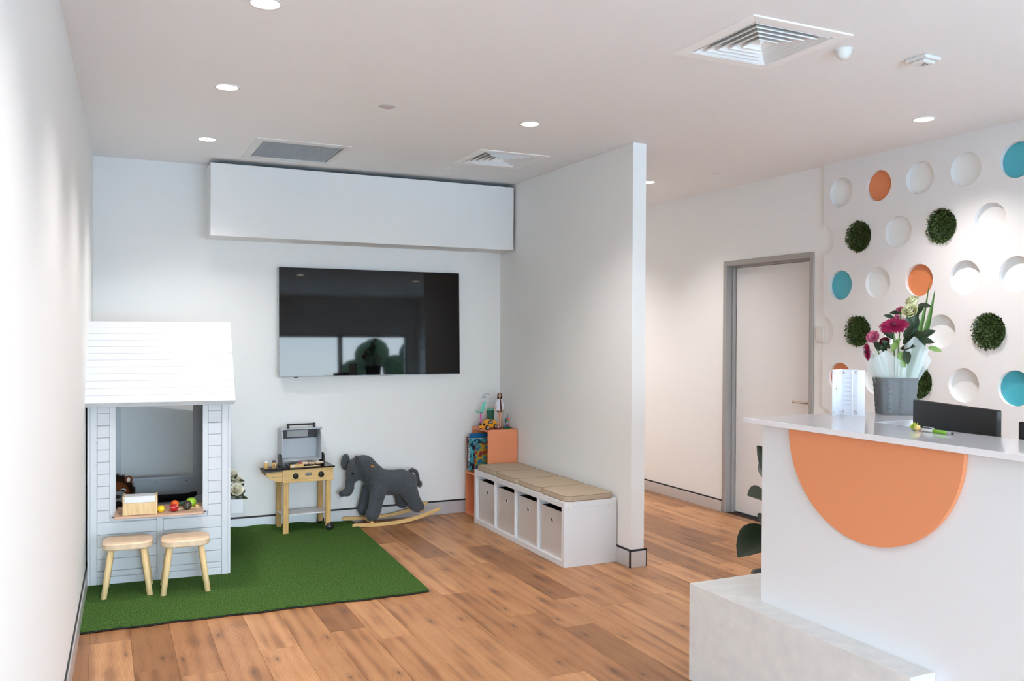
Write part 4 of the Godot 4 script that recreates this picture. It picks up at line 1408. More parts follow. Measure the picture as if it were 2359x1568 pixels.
	for x in [0.049, 0.245]:
		part("handle_post", mb().span(Vector3(x - 0.008, 0.755, 0.02), Vector3(x + 0.008, 0.792, 0.04), 0.002), M.black, hn)
	var o := b.transform
	# bottles and food stand on the trolley but are things of their own
	var bt := thing("toy_bottle", "toy sauce bottle with a white cap on the side table", "toy bottle", o * Vector3(-0.128, 0.4752, 0.11), 0.05, "toy sauce bottles on the barbecue")
	var body_m := mb().lathe([Vector2(0, 0), Vector2(0.0165, 0), Vector2(0.0172, 0.002), Vector2(0.0172, 0.044), Vector2(0.015, 0.047), Vector2(0, 0.047)], 22)
	part("body", body_m, M.honey, bt)
	part("cap", mb().lathe([Vector2(0, 0.0472), Vector2(0.0155, 0.0472), Vector2(0.0155, 0.054), Vector2(0.011, 0.060), Vector2(0, 0.061)], 22), M.plastic_white, bt)
	var bt2 := copy(bt, "toy sauce bottle with a grey cap on the side table", o * Vector3(-0.072, 0.4752, 0.11), 0.05)
	bt2.get_node("cap").material_override = M.charcoal
	part("label_mark", mb().ball(Vector3(-0.004, 0.026, 0.0165), Vector3(0.005, 0.010, 0.0016), 10, 8), M.dark_red, bt2)
	solo("toy_tongs", mb().tube([Vector3(0, 0.0035, 0), Vector3(0.09, 0.0035, -0.003), Vector3(0.13, 0.005, -0.005)], [0.004, 0.0055, 0.0045], 8, true, 0.6), M.pine, "pale wooden toy spatula on the black cook top", "toy utensil", o * Vector3(0.125, 0.4825, 0.178), 0.08)
	var kb := thing("toy_skewer", "square wooden toy skewer block on the cook top", "toy food", o * Vector3(0.075, 0.4822, 0.174), 0.14)
	part("block", mb().span(Vector3(-0.045, 0, -0.01), Vector3(0.055, 0.024, 0.0), 0.001), M.honey_flat, kb)
	part("pale_end", mb().span(Vector3(-0.034, 0.004, 0.0002), Vector3(-0.012, 0.019, 0.001)), M.off_white, kb)
	var kk := thing("toy_kebab", "toy kebab with a red slice and wooden rolls", "toy food", o * Vector3(0.16, 0.4870, 0.10), 0.05)
	part("red_slice", mb().rod(Vector3(-0.052, 0.020, 0.03), Vector3(-0.040, 0.020, 0.03), 0.012, 0.012, 14, 0.002), M.red, kk)
	part("roll", mb().rod(Vector3(-0.036, 0.018, 0.03), Vector3(0.012, 0.018, 0.032), 0.010, 0.011, 14, 0.004), M.birch, kk)
	part("roll", mb().rod(Vector3(0.016, 0.014, 0.03), Vector3(0.068, 0.014, 0.028), 0.009, 0.009, 14, 0.004), M.ply, kk)
	part("roll", mb().rod(Vector3(0.070, 0.016, 0.03), Vector3(0.128, 0.015, 0.028), 0.010, 0.008, 14, 0.004), M.birch, kk)
	part("stick", mb().rod(Vector3(-0.070, 0.018, 0.03), Vector3(0.132, 0.015, 0.029), 0.002), M.pine, kk)


func build_elephant() -> void:
	var e := thing("rocking_elephant", "grey plush rocking elephant on curved wooden rails", "rocking toy", Vector3(0, 0, 0))
	var zc := 0.135
	var P := func(x: float, y: float, z := 0.0) -> Vector3: return Vector3(x, y, zc + z)
	var bones := [
		[P.call(2.01, 0.318), P.call(2.19, 0.308), 0.100, 0.098],
		[P.call(2.19, 0.308), P.call(2.235, 0.302), 0.098, 0.086],
		[P.call(2.01, 0.335), P.call(1.900, 0.438), 0.086, 0.088],
		[P.call(1.880, 0.448), P.call(1.843, 0.438), 0.091, 0.088],
		[P.call(1.835, 0.415), P.call(1.805, 0.392), 0.080, 0.052],
		[P.call(1.798, 0.395), P.call(1.780, 0.340), 0.046, 0.031],
		[P.call(1.780, 0.340), P.call(1.777, 0.292), 0.031, 0.029],
		[P.call(1.777, 0.292), P.call(1.762, 0.262), 0.029, 0.028],
		[P.call(1.762, 0.262), P.call(1.716, 0.252), 0.028, 0.023],
		[P.call(1.985, 0.27, 0.055), P.call(1.955, 0.13, 0.066), 0.066, 0.049],
		[P.call(1.955, 0.13, 0.066), P.call(1.938, 0.092, 0.068), 0.049, 0.053],
		[P.call(1.945, 0.27, -0.045), P.call(1.915, 0.155, -0.060), 0.056, 0.045],
		[P.call(1.915, 0.155, -0.060), P.call(1.898, 0.118, -0.060), 0.045, 0.046],
		[P.call(2.225, 0.265, 0.050), P.call(2.285, 0.140, 0.062), 0.076, 0.050],
		[P.call(2.285, 0.140, 0.062), P.call(2.310, 0.118, 0.064), 0.050, 0.047],
		[P.call(2.200, 0.265, -0.045), P.call(2.215, 0.15, -0.060), 0.064, 0.044],
		[P.call(2.215, 0.15, -0.060), P.call(2.222, 0.135, -0.060), 0.044, 0.044],
	]
	part("plush_body", body(bones, 0.0075, 0.020), M.plush, e)
	var ey := Vector3(-0.405, 0.914, 0.0).normalized()
	var ex := (Vector3(0.42, 0.15, 0.88) - ey * ey.dot(Vector3(0.42, 0.15, 0.88))).normalized()
	part("ear", mb().ball(P.call(1.838, 0.462, 0.112), Vector3(0.050, 0.104, 0.014), 24, 16, Basis(ex, ey, ex.cross(ey))), M.plush, e)
	part("ear", mb().ball(P.call(1.757, 0.486, -0.055), Vector3(0.056, 0.062, 0.015), 22, 14, Basis(Vector3.UP, 0.7)), M.plush, e)
	part("eye", mb().ball(P.call(1.783, 0.412, 0.062), Vector3.ONE * 0.0095, 12, 8), M.black_gloss, e)
	part("button_tag", mb().box(P.call(1.930, 0.463, 0.094), Vector3(0.026, 0.012, 0.004), 0.001, Basis(Vector3.BACK, -0.3)), M.orange_tag, e, "small orange cloth tag")
	part("tail", mb().tube([P.call(2.255, 0.385), P.call(2.280, 0.402, 0.01), P.call(2.306, 0.388, 0.012), P.call(2.322, 0.348, 0.014), P.call(2.330, 0.305, 0.014)], [0.018, 0.018, 0.016, 0.013, 0.010], 10), M.plush, e)
	part("tail_tuft", fur_ball(P.call(2.335, 0.286, 0.014), Vector3(0.012, 0.018, 0.012), 260, 0.022, 8), M.plush, e)
	# rockers: the near one rests on the boards, the far one a little up the mat
	for s in [[0.235, 0.0, 1.772, 2.482], [0.040, 0.016, 1.742, 2.442]]:
		var rail := []
		var n := 26
		var lo := PackedVector2Array()
		var hi := PackedVector2Array()
		for i in n + 1:
			var k := float(i) / n
			var x: float = lerpf(s[2], s[3], k)
			var d := (k - 0.36)
			var y: float = s[1] + (0.205 * d * d if d > 0 else 0.08 * d * d)
			var thick := 0.028 + (0.006 * smoothstep(0.9, 1.0, absf(k * 2.0 - 1.0)))
			if i == 0 or i == n:
				thick = 0.020
			lo.append(Vector2(x, y + (0.005 if i == 0 or i == n else 0.0)))
			hi.append(Vector2(x, y + thick))
		hi.reverse()
		lo.append_array(hi)
		part("rocker_rail", mb().prism(lo, s[0] - 0.011, s[0] + 0.011, Transform3D.IDENTITY, 0.003), M.honey_flat, e)
	for q in [[1.918, 0.026, 0.042], [2.312, 0.086, 0.090]]:
		part("cross_bar", mb().rod(Vector3(q[0] - 0.008, q[2], 0.04), Vector3(q[0] + 0.01, q[1] + 0.006, 0.236), 0.0115, 0.0115, 14, 0.002), M.honey, e)
	for q in [[1.93, 0.040, 0.2], [1.90, 0.063, 0.075], [2.305, 0.088, 0.19]]:
		part("foot_pad", mb().ball(Vector3(q[0], q[1] + 0.012, q[2]), Vector3(0.035, 0.014, 0.03), 16, 8), M.plush, e)


func build_cube_bench() -> void:
	var k := thing("cube_bench", "low white cube shelf with four openings used as a bench", "shelf", Vector3(2.703, 0, 0.398))
	# local x 0 .. 0.39 from front to wall, z 0 .. 1.47
	var W := 0.390
	var L := 1.470
	var H := 0.416
	var gw: Material = M.gloss_white
	part("top_panel", mb().span(Vector3(0, H - 0.038, 0), Vector3(W, H, L), 0.0015), gw, k)
	part("bottom_panel", mb().span(Vector3(0, 0, 0), Vector3(W, 0.038, L), 0.0015), gw, k)
	for z in [0.0, L - 0.038]:
		part("side_panel", mb().span(Vector3(0, 0.0382, z), Vector3(W, H - 0.0382, z + 0.038), 0.001), gw, k)
	var cw := (L - 0.076 - 3 * 0.016) / 4.0
	for i in 3:
		var z := 0.038 + (i + 1) * cw + i * 0.016
		part("divider", mb().span(Vector3(0.002, 0.0382, z), Vector3(W, H - 0.0382, z + 0.016), 0.001), gw, k)
	for q in [[0.040, 0.035], [0.345, 0.030], [0.040, 0.385], [0.340, 0.372]]:
		part("felt_pad", mb().lathe([Vector2(0, 0), Vector2(0.016, 0), Vector2(0.0165, 0.001), Vector2(0.0155, 0.003), Vector2(0, 0.0032)], 24, Transform3D(Basis(Vector3.RIGHT, Vector3.BACK, Vector3.DOWN), Vector3(q[0], q[1], L))), M.plastic_white, k)
	var spots := ["next to the orange cube", "second from the orange cube", "third from the orange cube", "at the end nearest the camera"]
	var bin: Node3D
	for i in 4:
		var zc := 0.398 + 0.038 + cw * (i + 0.5) + 0.016 * i
		var at := Vector3(2.703, 0.0384, zc)
		var lb: String = "pale storage box in the white bench, " + spots[i]
		if bin:
			copy(bin, lb, at)
			continue
		bin = thing("storage_box", lb, "storage box", at, 0, "storage boxes in the cube bench")
		var bw := cw - 0.026
		var bh := 0.302
		var fr := mb()
		# front with a finger hole, local x is depth
		var seg := 32
		var hy := 0.228
		var rr := 0.0165
		for e in seg:
			var a0 := TAU * e / seg
			var a1 := TAU * (e + 1) / seg
			var p0 := rim_point(a0, bw / 2, hy if sin(a0) < 0 else bh - hy)
			var p1 := rim_point(a1, bw / 2, hy if sin(a1) < 0 else bh - hy)
			for x in [0.022, 0.027]:
				fr.face([Vector3(x, hy + sin(a0) * rr, cos(a0) * rr), Vector3(x, hy + sin(a1) * rr, cos(a1) * rr), Vector3(x, hy + p1.y, p1.x), Vector3(x, hy + p0.y, p0.x)], Vector3(0.0245, hy, 0))
		fr.span(Vector3(0.0215, bh - 0.004, -bw / 2), Vector3(0.0275, bh, bw / 2))
		part("front", fr, M.bin, bin)
		part("finger_ring", mb().lathe([Vector2(0.0155, -0.0025), Vector2(0.0182, -0.0015), Vector2(0.0185, 0.0), Vector2(0.0155, 0.001)], 32, Transform3D(Basis(Vector3.UP, Vector3.RIGHT, Vector3.FORWARD), Vector3(0.0215, hy, 0))), M.plastic_white, bin)
		part("body", mb().span(Vector3(0.0275, 0, -bw / 2), Vector3(0.36, 0.005, bw / 2)).span(Vector3(0.0275, 0.005, -bw / 2), Vector3(0.36, bh, -bw / 2 + 0.005)).span(Vector3(0.0275, 0.005, bw / 2 - 0.005), Vector3(0.36, bh, bw / 2)).span(Vector3(0.355, 0.005, -bw / 2 + 0.005), Vector3(0.36, bh, bw / 2 - 0.005)), M.bin_dark, bin)
	# seat pads
	var cu: Node3D
	var names := ["beige seat pad against the orange cube", "beige seat pad second from the orange cube", "beige seat pad third from the orange cube", "beige seat pad at the open end of the bench"]
	for i in 4:
		var at := Vector3(2.890 + [0.004, 0.0, 0.003, 0.002][i], H + 0.0005, 0.590 + i * 0.366)
		if cu:
			copy(cu, names[i], at, [0.0, 0.012, -0.01, 0.008][i])
			continue
		cu = thing("seat_pad", names[i], "cushion", at, 0, "beige seat pads on the cube bench")
		var pr := rrect(0.362, 0.362, 0.045, 6)
		var xf := Transform3D(Basis(Vector3.RIGHT, Vector3.FORWARD, Vector3.UP), Vector3.ZERO)
		part("pad", mb().prism(pr, 0.0, 0.036, xf, 0.006), M.cushion, cu)
		var pipe := []
		for p in pr:
			pipe.append(Vector3(p.x * 0.988, 0.0345, -p.y * 0.988))
		pipe.append(pipe[0])
		part("piping", mb().tube(pipe, 0.0022, 6, false), M.cushion_piping, cu)


func cube(called: String, label: String, at: Vector3, size: Vector3) -> Node3D:
	var t := thing(called, label, "cube shelf", at)
	var k := 0.018
	var pm: Material = M.peach_cube
	part("top_panel", mb().span(Vector3(0, size.y - k, 0), size, 0.001), pm, t)
	part("bottom_panel", mb().span(Vector3.ZERO, Vector3(size.x, k, size.z), 0.001), pm, t)
	for z in [0.0, size.z - k]:
		part("side_panel", mb().span(Vector3(0, k, z), Vector3(size.x, size.y - k, z + k), 0.001), pm, t)
	part("back_panel", mb().span(Vector3(size.x - 0.008, k, k), Vector3(size.x, size.y - k, size.z - k)), pm, t)
	return t


func book(label: String, at: Vector3, size: Vector3, lean: float, cover: Material, spine: Material) -> Node3D:
	# spine faces -x, front cover faces +z
	var t := thing("picture_book", label, "book", at, 0, "picture books in the orange cube")
	t.rotation.x = lean
	part("pages", mb().span(Vector3(0.004, 0.003, 0.0025), Vector3(size.x - 0.003, size.y - 0.003, size.z - 0.0025)), M.paper, t)
	part("spine", mb().span(Vector3(0, 0, 0), Vector3(0.003, size.y, size.z), 0.001), spine, t)
	part("front_cover", mb().span(Vector3(0.0032, 0, size.z - 0.0022), Vector3(size.x, size.y, size.z), 0.0005), cover, t)
	part("back_cover", mb().span(Vector3(0.0032, 0, 0), Vector3(size.x, size.y, 0.0022), 0.0005), cover, t)
	return t


func print_mat(called: String, freq: float, sd: int, stops: Array, cols: Array, scale: float) -> StandardMaterial3D:
	var m := mat(called, Color.WHITE, 0.35)
	m.albedo_texture = noise_tex(freq, 2, 256, [stops, cols], sd)
	m.uv1_triplanar = true
	m.uv1_scale = Vector3.ONE * scale
	return m


func build_toy_shelf() -> void:
	cube("lower_cube", "orange cube shelf on the floor with an empty front", Vector3(2.775, 0, 0.035), Vector3(0.320, 0.352, 0.360))
	cube("upper_cube", "orange cube shelf on top holding picture books", Vector3(2.838, 0.3522, 0.028), Vector3(0.257, 0.360, 0.334))
	var y := 0.3705
	print_mat("teal_print", 0.03, 41, [0.0, 0.42, 0.5, 0.56, 1.0], [rgb(24, 34, 44), rgb(28, 60, 72), rgb(52, 140, 158), rgb(96, 190, 200), rgb(40, 120, 140)], 3.0)
	print_mat("pied_print", 0.03, 43, [0.0, 0.46, 0.52, 1.0], [rgb(26, 26, 28), rgb(40, 40, 42), rgb(214, 210, 200), rgb(232, 230, 222)], 4.0)
	print_mat("garden_print", 0.02, 47, [0.0, 0.35, 0.46, 0.55, 0.66, 1.0], [rgb(58, 40, 100), rgb(150, 56, 52), rgb(196, 150, 50), rgb(150, 164, 60), rgb(60, 130, 170), rgb(40, 70, 120)], 2.2)
	mat("spine_red", rgb(176, 52, 44), 0.45)
	mat("spine_black", rgb(24, 22, 24), 0.45)
	mat("cover_blue", rgb(24, 110, 168), 0.35)
	mat("maroon_cover", rgb(84, 22, 30), 0.4)
	var b := book("thin red picture book with a dotted spine, nearest the wall", Vector3(2.768, y, 0.068), Vector3(0.20, 0.262, 0.012), 0.0, M.maroon_cover, M.spine_red)
	for i in 15:
		part("spine_dot", mb().box(Vector3(-0.0006, 0.010 + i * 0.0172, 0.0085), Vector3(0.001, 0.0075, 0.0045)), M.ivory, b)
	book("dark picture book with black and white patterned cover", Vector3(2.766, y, 0.0825), Vector3(0.19, 0.258, 0.016), 0.02, M.pied_print, M.spine_black)
	var bl := book("tall blue picture book at the back of the cube", Vector3(2.776, y, 0.1045), Vector3(0.22, 0.292, 0.013), 0.02, M.cover_blue, M.cover_blue)
	var tb := book("thick teal patterned picture book leaning over", Vector3(2.760, y, 0.1245), Vector3(0.24, 0.262, 0.030), 0.09, M.teal_print, M.teal_print)
	part("spine_label", mb().span(Vector3(-0.0012, 0.075, 0.006), Vector3(-0.0002, 0.185, 0.022)), M.paper, tb)
	for i in 7:
		part("label_line", mb().span(Vector3(-0.0018, 0.085 + i * 0.0138, 0.009 + 0.002 * (i % 2)), Vector3(-0.0012, 0.092 + i * 0.0138, 0.019)), M.dark_red if i % 3 else M.spine_black, tb)
	book("colourful picture book with yellow and green cover, nearest the seat pads", Vector3(2.792, y, 0.178), Vector3(0.20, 0.222, 0.010), 0.085, M.garden_print, M.spine_red)

	# toys on the top cube
	var ty := 0.7125
	build_doll(Vector3(2.992, ty, 0.235))
	# toy car, nose to the left
	var car := thing("toy_car", "yellow plastic toy car with black wheels on the orange cube", "toy car", Vector3(2.868, ty, 0.285), 0.42)
	var prof := PackedVector2Array([Vector2(-0.082, 0.014), Vector2(-0.084, 0.026), Vector2(-0.066, 0.040), Vector2(-0.040, 0.047), Vector2(-0.022, 0.072), Vector2(0.010, 0.080), Vector2(0.046, 0.076), Vector2(0.076, 0.058), Vector2(0.084, 0.040), Vector2(0.082, 0.018), Vector2(0.06, 0.013), Vector2(-0.06, 0.011)])
	part("shell", mb().prism(prof, -0.032, 0.032, Transform3D.IDENTITY, 0.008), M.car_yellow, car)
	part("window_frame", mb().prism(PackedVector2Array([Vector2(-0.035, 0.050), Vector2(-0.020, 0.071), Vector2(0.006, 0.077), Vector2(0.024, 0.075), Vector2(0.022, 0.048)]), -0.0335, 0.0335, Transform3D.IDENTITY, 0.001), M.black, car)
	for q in [[-0.026, 0.053, -0.016, 0.068, -0.006, 0.070, -0.004, 0.053], [0.002, 0.053, 0.001, 0.071, 0.018, 0.070, 0.016, 0.053]]:
		part("window_glass", mb().prism(PackedVector2Array([Vector2(q[0], q[1]), Vector2(q[2], q[3]), Vector2(q[4], q[5]), Vector2(q[6], q[7])]), -0.0342, 0.0342, Transform3D.IDENTITY), M.silver_paint, car)
	for x in [-0.046, 0.050]:
		for s in [-1.0, 1.0]:
			var wh := part("wheel", mb().lathe([Vector2(0, -0.007), Vector2(0.017, -0.007), Vector2(0.020, -0.004), Vector2(0.020, 0.004), Vector2(0.017, 0.007), Vector2(0, 0.007)], 22, Transform3D(Basis(Vector3.RIGHT, Vector3.BACK, Vector3.DOWN), Vector3(x, 0.020, s * 0.034))), M.black, car)
			part("hub_ring", mb().lathe([Vector2(0.008, 0), Vector2(0.012, 0), Vector2(0.012, 0.0015), Vector2(0.008, 0.0015)], 20, Transform3D(Basis(Vector3.RIGHT, Vector3.BACK * s, Vector3.DOWN * s), Vector3(x, 0.020, s * 0.0412))), M.plastic_white, wh)
	part("headlamp", mb().ball(Vector3(-0.070, 0.046, -0.020), Vector3(0.012, 0.010, 0.010), 12, 8), M.black, car)
	part("headlamp", mb().ball(Vector3(-0.070, 0.046, 0.020), Vector3(0.012, 0.010, 0.010), 12, 8), M.black, car)
	part("hood_sticker", mb().box(Vector3(-0.070, 0.028, 0.0322), Vector3(0.018, 0.012, 0.001), 0.0003), M.orange, car)
	# sunglasses-like red toy in front of the car
	var rg := thing("toy_goggles", "dark red toy goggles in front of the yellow car", "toy", Vector3(2.934, ty, 0.340), 0.1)
	for x in [-0.019, 0.019]:
		part("lens_rim", mb().rod(Vector3(x, 0.012, -0.006), Vector3(x, 0.012, 0.008), 0.0118, 0.0105, 18, 0.002), M.dark_red, rg)
	part("bridge", mb().box(Vector3(0, 0.014, 0.0), Vector3(0.016, 0.006, 0.008), 0.002), M.dark_red, rg)
	part("white_blob", mb().ball(Vector3(0.0, 0.0205, 0.002), Vector3(0.009, 0.007, 0.006), 12, 8), M.plastic_white, rg)
	# mint doll's chair on a pink post
	var mc := thing("toy_chair", "mint green toy chair on a pink post behind the car", "toy chair", Vector3(2.862, ty, 0.150), 0.2)
	part("base", mb().lathe([Vector2(0, 0), Vector2(0.028, 0), Vector2(0.026, 0.005), Vector2(0, 0.006)], 24), M.hot_pink, mc)
	part("post", mb().rod(Vector3(0, 0.005, 0), Vector3(0, 0.122, 0), 0.0085, 0.0075, 14), M.hot_pink, mc)
	part("seat", mb().sheet(func(u: float, v: float) -> Vector3:
		var x := lerpf(-0.038, 0.024, v)
		var yy := 0.122 + 0.006 * sin(v * 5.0) + (0.004 if v < 0.15 else 0.0)
		if v > 0.72:
			var k := (v - 0.72) / 0.28
			x = 0.007 + 0.034 * k
			yy = 0.127 + 0.078 * k
		return Vector3(x, yy + 0.008 * pow(absf(u - 0.5) * 2.0, 2.0), lerpf(-0.022, 0.022, u) * (1.0 - 0.3 * smoothstep(0.8, 1.0, v))), 8, 24, 0.005), M.mint, mc)
	# green tub behind the doll
	var tub := thing("toy_tub", "dark green plastic tub behind the doll", "toy tub", Vector3(2.958, ty, 0.128))
	part("wall", mb().lathe([Vector2(0, 0), Vector2(0.026, 0), Vector2(0.031, 0.140), Vector2(0.028, 0.140), Vector2(0.024, 0.004), Vector2(0, 0.004)], 26), M.bottle_green, tub)
	part("rim", mb().lathe([Vector2(0.0285, 0.139), Vector2(0.034, 0.139), Vector2(0.034, 0.147), Vector2(0.0285, 0.147)], 26), M.mint, tub)
	# grey doll's lamp with a hooked arm
	var lamp := thing("toy_lamp_stand", "thin grey toy arm lamp hooked beside the doll", "toy lamp", Vector3(2.992, ty, 0.085))
	var arc := []
	for i in 13:
		var a := PI * i / 12.0
		arc.append(Vector3(-0.046 + cos(a) * 0.028, 0.245 + sin(a) * 0.025, 0))
	part("arm", mb().tube([Vector3(-0.018, 0.002, 0), Vector3(-0.018, 0.14, 0)] + arc, 0.0028, 8), M.silver_paint, lamp)
	part("foot", mb().lathe([Vector2(0, 0), Vector2(0.02, 0), Vector2(0.018, 0.005), Vector2(0, 0.006)], 18, Transform3D(Basis(), Vector3(-0.018, 0, 0))), M.silver_paint, lamp)
	part("shade", mb().lathe([Vector2(0, 0.008), Vector2(0.006, 0.007), Vector2(0.022, -0.004), Vector2(0.020, -0.005), Vector2(0, 0.004)], 18, Transform3D(Basis(), Vector3(-0.072, 0.243, 0))), M.silver_paint, lamp)
	# bead maze
	var bm := thing("bead_maze", "green based bead maze toy beside the doll", "bead maze", Vector3(3.035, ty, 0.290), 0.1)
	part("base", mb().prism(rrect(0.062, 0.05, 0.008), 0.0, 0.014, Transform3D(Basis(Vector3.RIGHT, Vector3.FORWARD, Vector3.UP), Vector3.ZERO), 0.002), M.bottle_green, bm)
	var w1 := []
	var w2 := []
	for i in 21:
		var k := i / 20.0
		w1.append(Vector3(-0.020 + 0.042 * k, 0.014 + 0.105 * sin(PI * k), 0.008 * sin(k * 6.0)))
		w2.append(Vector3(-0.012 + 0.026 * k, 0.014 + 0.055 * sin(PI * k) + 0.012 * sin(k * 12.0), -0.012))
	part("wire", mb().tube(w1, 0.0017, 7), M.wire_blue, bm)
	part("wire", mb().tube(w2, 0.0017, 7), M.wire_blue, bm)
	for q in [[0.013, 0.0755, 0.0, "orange"], [0.004, 0.064, -0.010, "bead_green"], [0.010, 0.0245, -0.008, "red"], [-0.010, 0.022, 0.004, "blue"], [-0.014, 0.062, 0.0, "bottle_green"], [-0.008, 0.074, -0.008, "wire_blue"]]:
		part("bead", mb().ball(Vector3(q[0], q[1], q[2]), Vector3.ONE * 0.0092, 14, 10), M[q[3]], bm)


func build_doll(at: Vector3) -> void:
	var d := thing("doll", "long haired fashion doll in a white coat and floral dress", "doll", at, 0.0)
	var bones := [
		[Vector3(0, 0.268, 0), Vector3(0, 0.256, 0.003), 0.0125, 0.0095],
		[Vector3(0, 0.250, 0), Vector3(0, 0.236, 0), 0.0045, 0.005],
		[Vector3(0, 0.222, 0), Vector3(0, 0.190, 0), 0.0135, 0.0095],
		[Vector3(0, 0.190, 0), Vector3(0, 0.160, 0), 0.0095, 0.0145],
		[Vector3(-0.015, 0.230, 0), Vector3(-0.036, 0.185, 0.004), 0.0055, 0.0048],
		[Vector3(-0.036, 0.185, 0.004), Vector3(-0.048, 0.150, 0.016), 0.0046, 0.0036],
		[Vector3(0.015, 0.230, 0), Vector3(0.028, 0.185, 0), 0.0055, 0.0048],
		[Vector3(0.028, 0.185, 0), Vector3(0.034, 0.140, 0.006), 0.0046, 0.0036],
		[Vector3(-0.008, 0.160, 0), Vector3(-0.010, 0.085, 0.001), 0.0105, 0.0072],
		[Vector3(-0.010, 0.085, 0.001), Vector3(-0.010, 0.018, 0), 0.0072, 0.0045],
		[Vector3(0.008, 0.160, 0), Vector3(0.010, 0.085, 0.001), 0.0105, 0.0072],
		[Vector3(0.010, 0.085, 0.001), Vector3(0.010, 0.018, 0), 0.0072, 0.0045],
		[Vector3(-0.010, 0.012, -0.002), Vector3(-0.010, 0.006, 0.014), 0.0045, 0.004],
		[Vector3(0.010, 0.012, -0.002), Vector3(0.010, 0.006, 0.014), 0.0045, 0.004],
	]
	# hands: palm, thumb and four fingers each
	for h in [[Vector3(-0.049, 0.146, 0.018), Vector3(-0.3, -0.8, 0.4)], [Vector3(0.0345, 0.136, 0.0066), Vector3(0.1, -0.95, 0.15)]]:
		var dir: Vector3 = h[1].normalized()
		bones.append([h[0], h[0] + dir * 0.006, 0.0034, 0.0034])
		for f in 4:
			var off := Vector3(0, 0, (f - 1.5) * 0.0021)
			bones.append([h[0] + dir * 0.006 + off, h[0] + dir * (0.0145 - absf(f - 1.5) * 0.0015) + off, 0.0011, 0.0009])
		bones.append([h[0] + Vector3(0, 0, 0.003), h[0] + dir * 0.006 + Vector3(0, 0, 0.0062), 0.0012, 0.001])
	part("figure", body(bones, 0.0021, 0.004), M.skin, d)
	part("shoes", mb().ball(Vector3(-0.010, 0.006, 0.008), Vector3(0.006, 0.006, 0.015), 12, 8).ball(Vector3(0.010, 0.006, 0.008), Vector3(0.006, 0.006, 0.015), 12, 8), M.dark_red, d)
	for x in [-0.0048, 0.0048]:
		part("eye", mb().ball(Vector3(x, 0.2655, 0.0138), Vector3(0.0022, 0.0013, 0.0008), 8, 6), M.hair, d)
	part("lips", mb().ball(Vector3(0, 0.2555, 0.0125), Vector3(0.0028, 0.0011, 0.001), 8, 6), M.dark_red, d)
	part("nose", mb().ball(Vector3(0, 0.2605, 0.0140), Vector3(0.0012, 0.0024, 0.0014), 8, 6), M.skin, d)
	part("hair", mb().sheet(func(u: float, v: float) -> Vector3:
		var a := lerpf(-PI * 1.22, PI * 0.22, u)
		var k := clampf(v / 0.3, 0.0, 1.0)
		var rr := 0.0165 * sin(k * PI * 0.5) if v < 0.3 else 0.0165 + 0.006 * (v - 0.3)
		var yy := 0.285 - 0.012 * (1.0 - cos(k * PI * 0.5)) - (0.0 if v < 0.3 else (v - 0.3) / 0.7 * 0.075)
		return Vector3(cos(a) * rr * 1.12, yy, sin(a) * rr * 1.05 - 0.002), 28, 20, 0.002), M.hair, d)
	print_mat("floral_print", 0.05, 53, [0.0, 0.45, 0.55, 0.62, 0.72, 1.0], [rgb(20, 22, 40), rgb(26, 26, 46), rgb(130, 40, 70), rgb(190, 80, 110), rgb(170, 160, 70), rgb(60, 120, 110)], 9.0)
	part("dress", mb().lathe([Vector2(0.0135, 0.234), Vector2(0.0165, 0.222), Vector2(0.0125, 0.190), Vector2(0.0185, 0.165), Vector2(0.0205, 0.128), Vector2(0.0185, 0.128), Vector2(0.0165, 0.165)], 26, Transform3D(Basis.from_scale(Vector3(1.1, 1, 0.9)), Vector3.ZERO)), M.floral_print, d)
	# open coat: back and sides wrap round, fronts hang apart, sleeves follow the arms
	var coat := part("coat", mb().sheet(func(u: float, v: float) -> Vector3:
		var a := lerpf(-PI * 1.40, PI * 0.40, u)
		var rr := lerpf(0.0185, 0.034, pow(v, 1.2))
		return Vector3(cos(a) * rr * 1.12, lerpf(0.2385, 0.142, v) + 0.004 * sin(u * 9.0) * v, sin(a) * rr * 0.85), 30, 14, 0.0016), M.coat, d)
	part("sleeve", mb().tube([Vector3(-0.013, 0.232, 0), Vector3(-0.027, 0.208, 0.002), Vector3(-0.040, 0.180, 0.006)], [0.009, 0.0085, 0.0095], 12, false), M.coat, coat)
	part("sleeve", mb().tube([Vector3(0.013, 0.232, 0), Vector3(0.025, 0.205, 0), Vector3(0.032, 0.165, 0.003)], [0.009, 0.0085, 0.0095], 12, false), M.coat, coat)


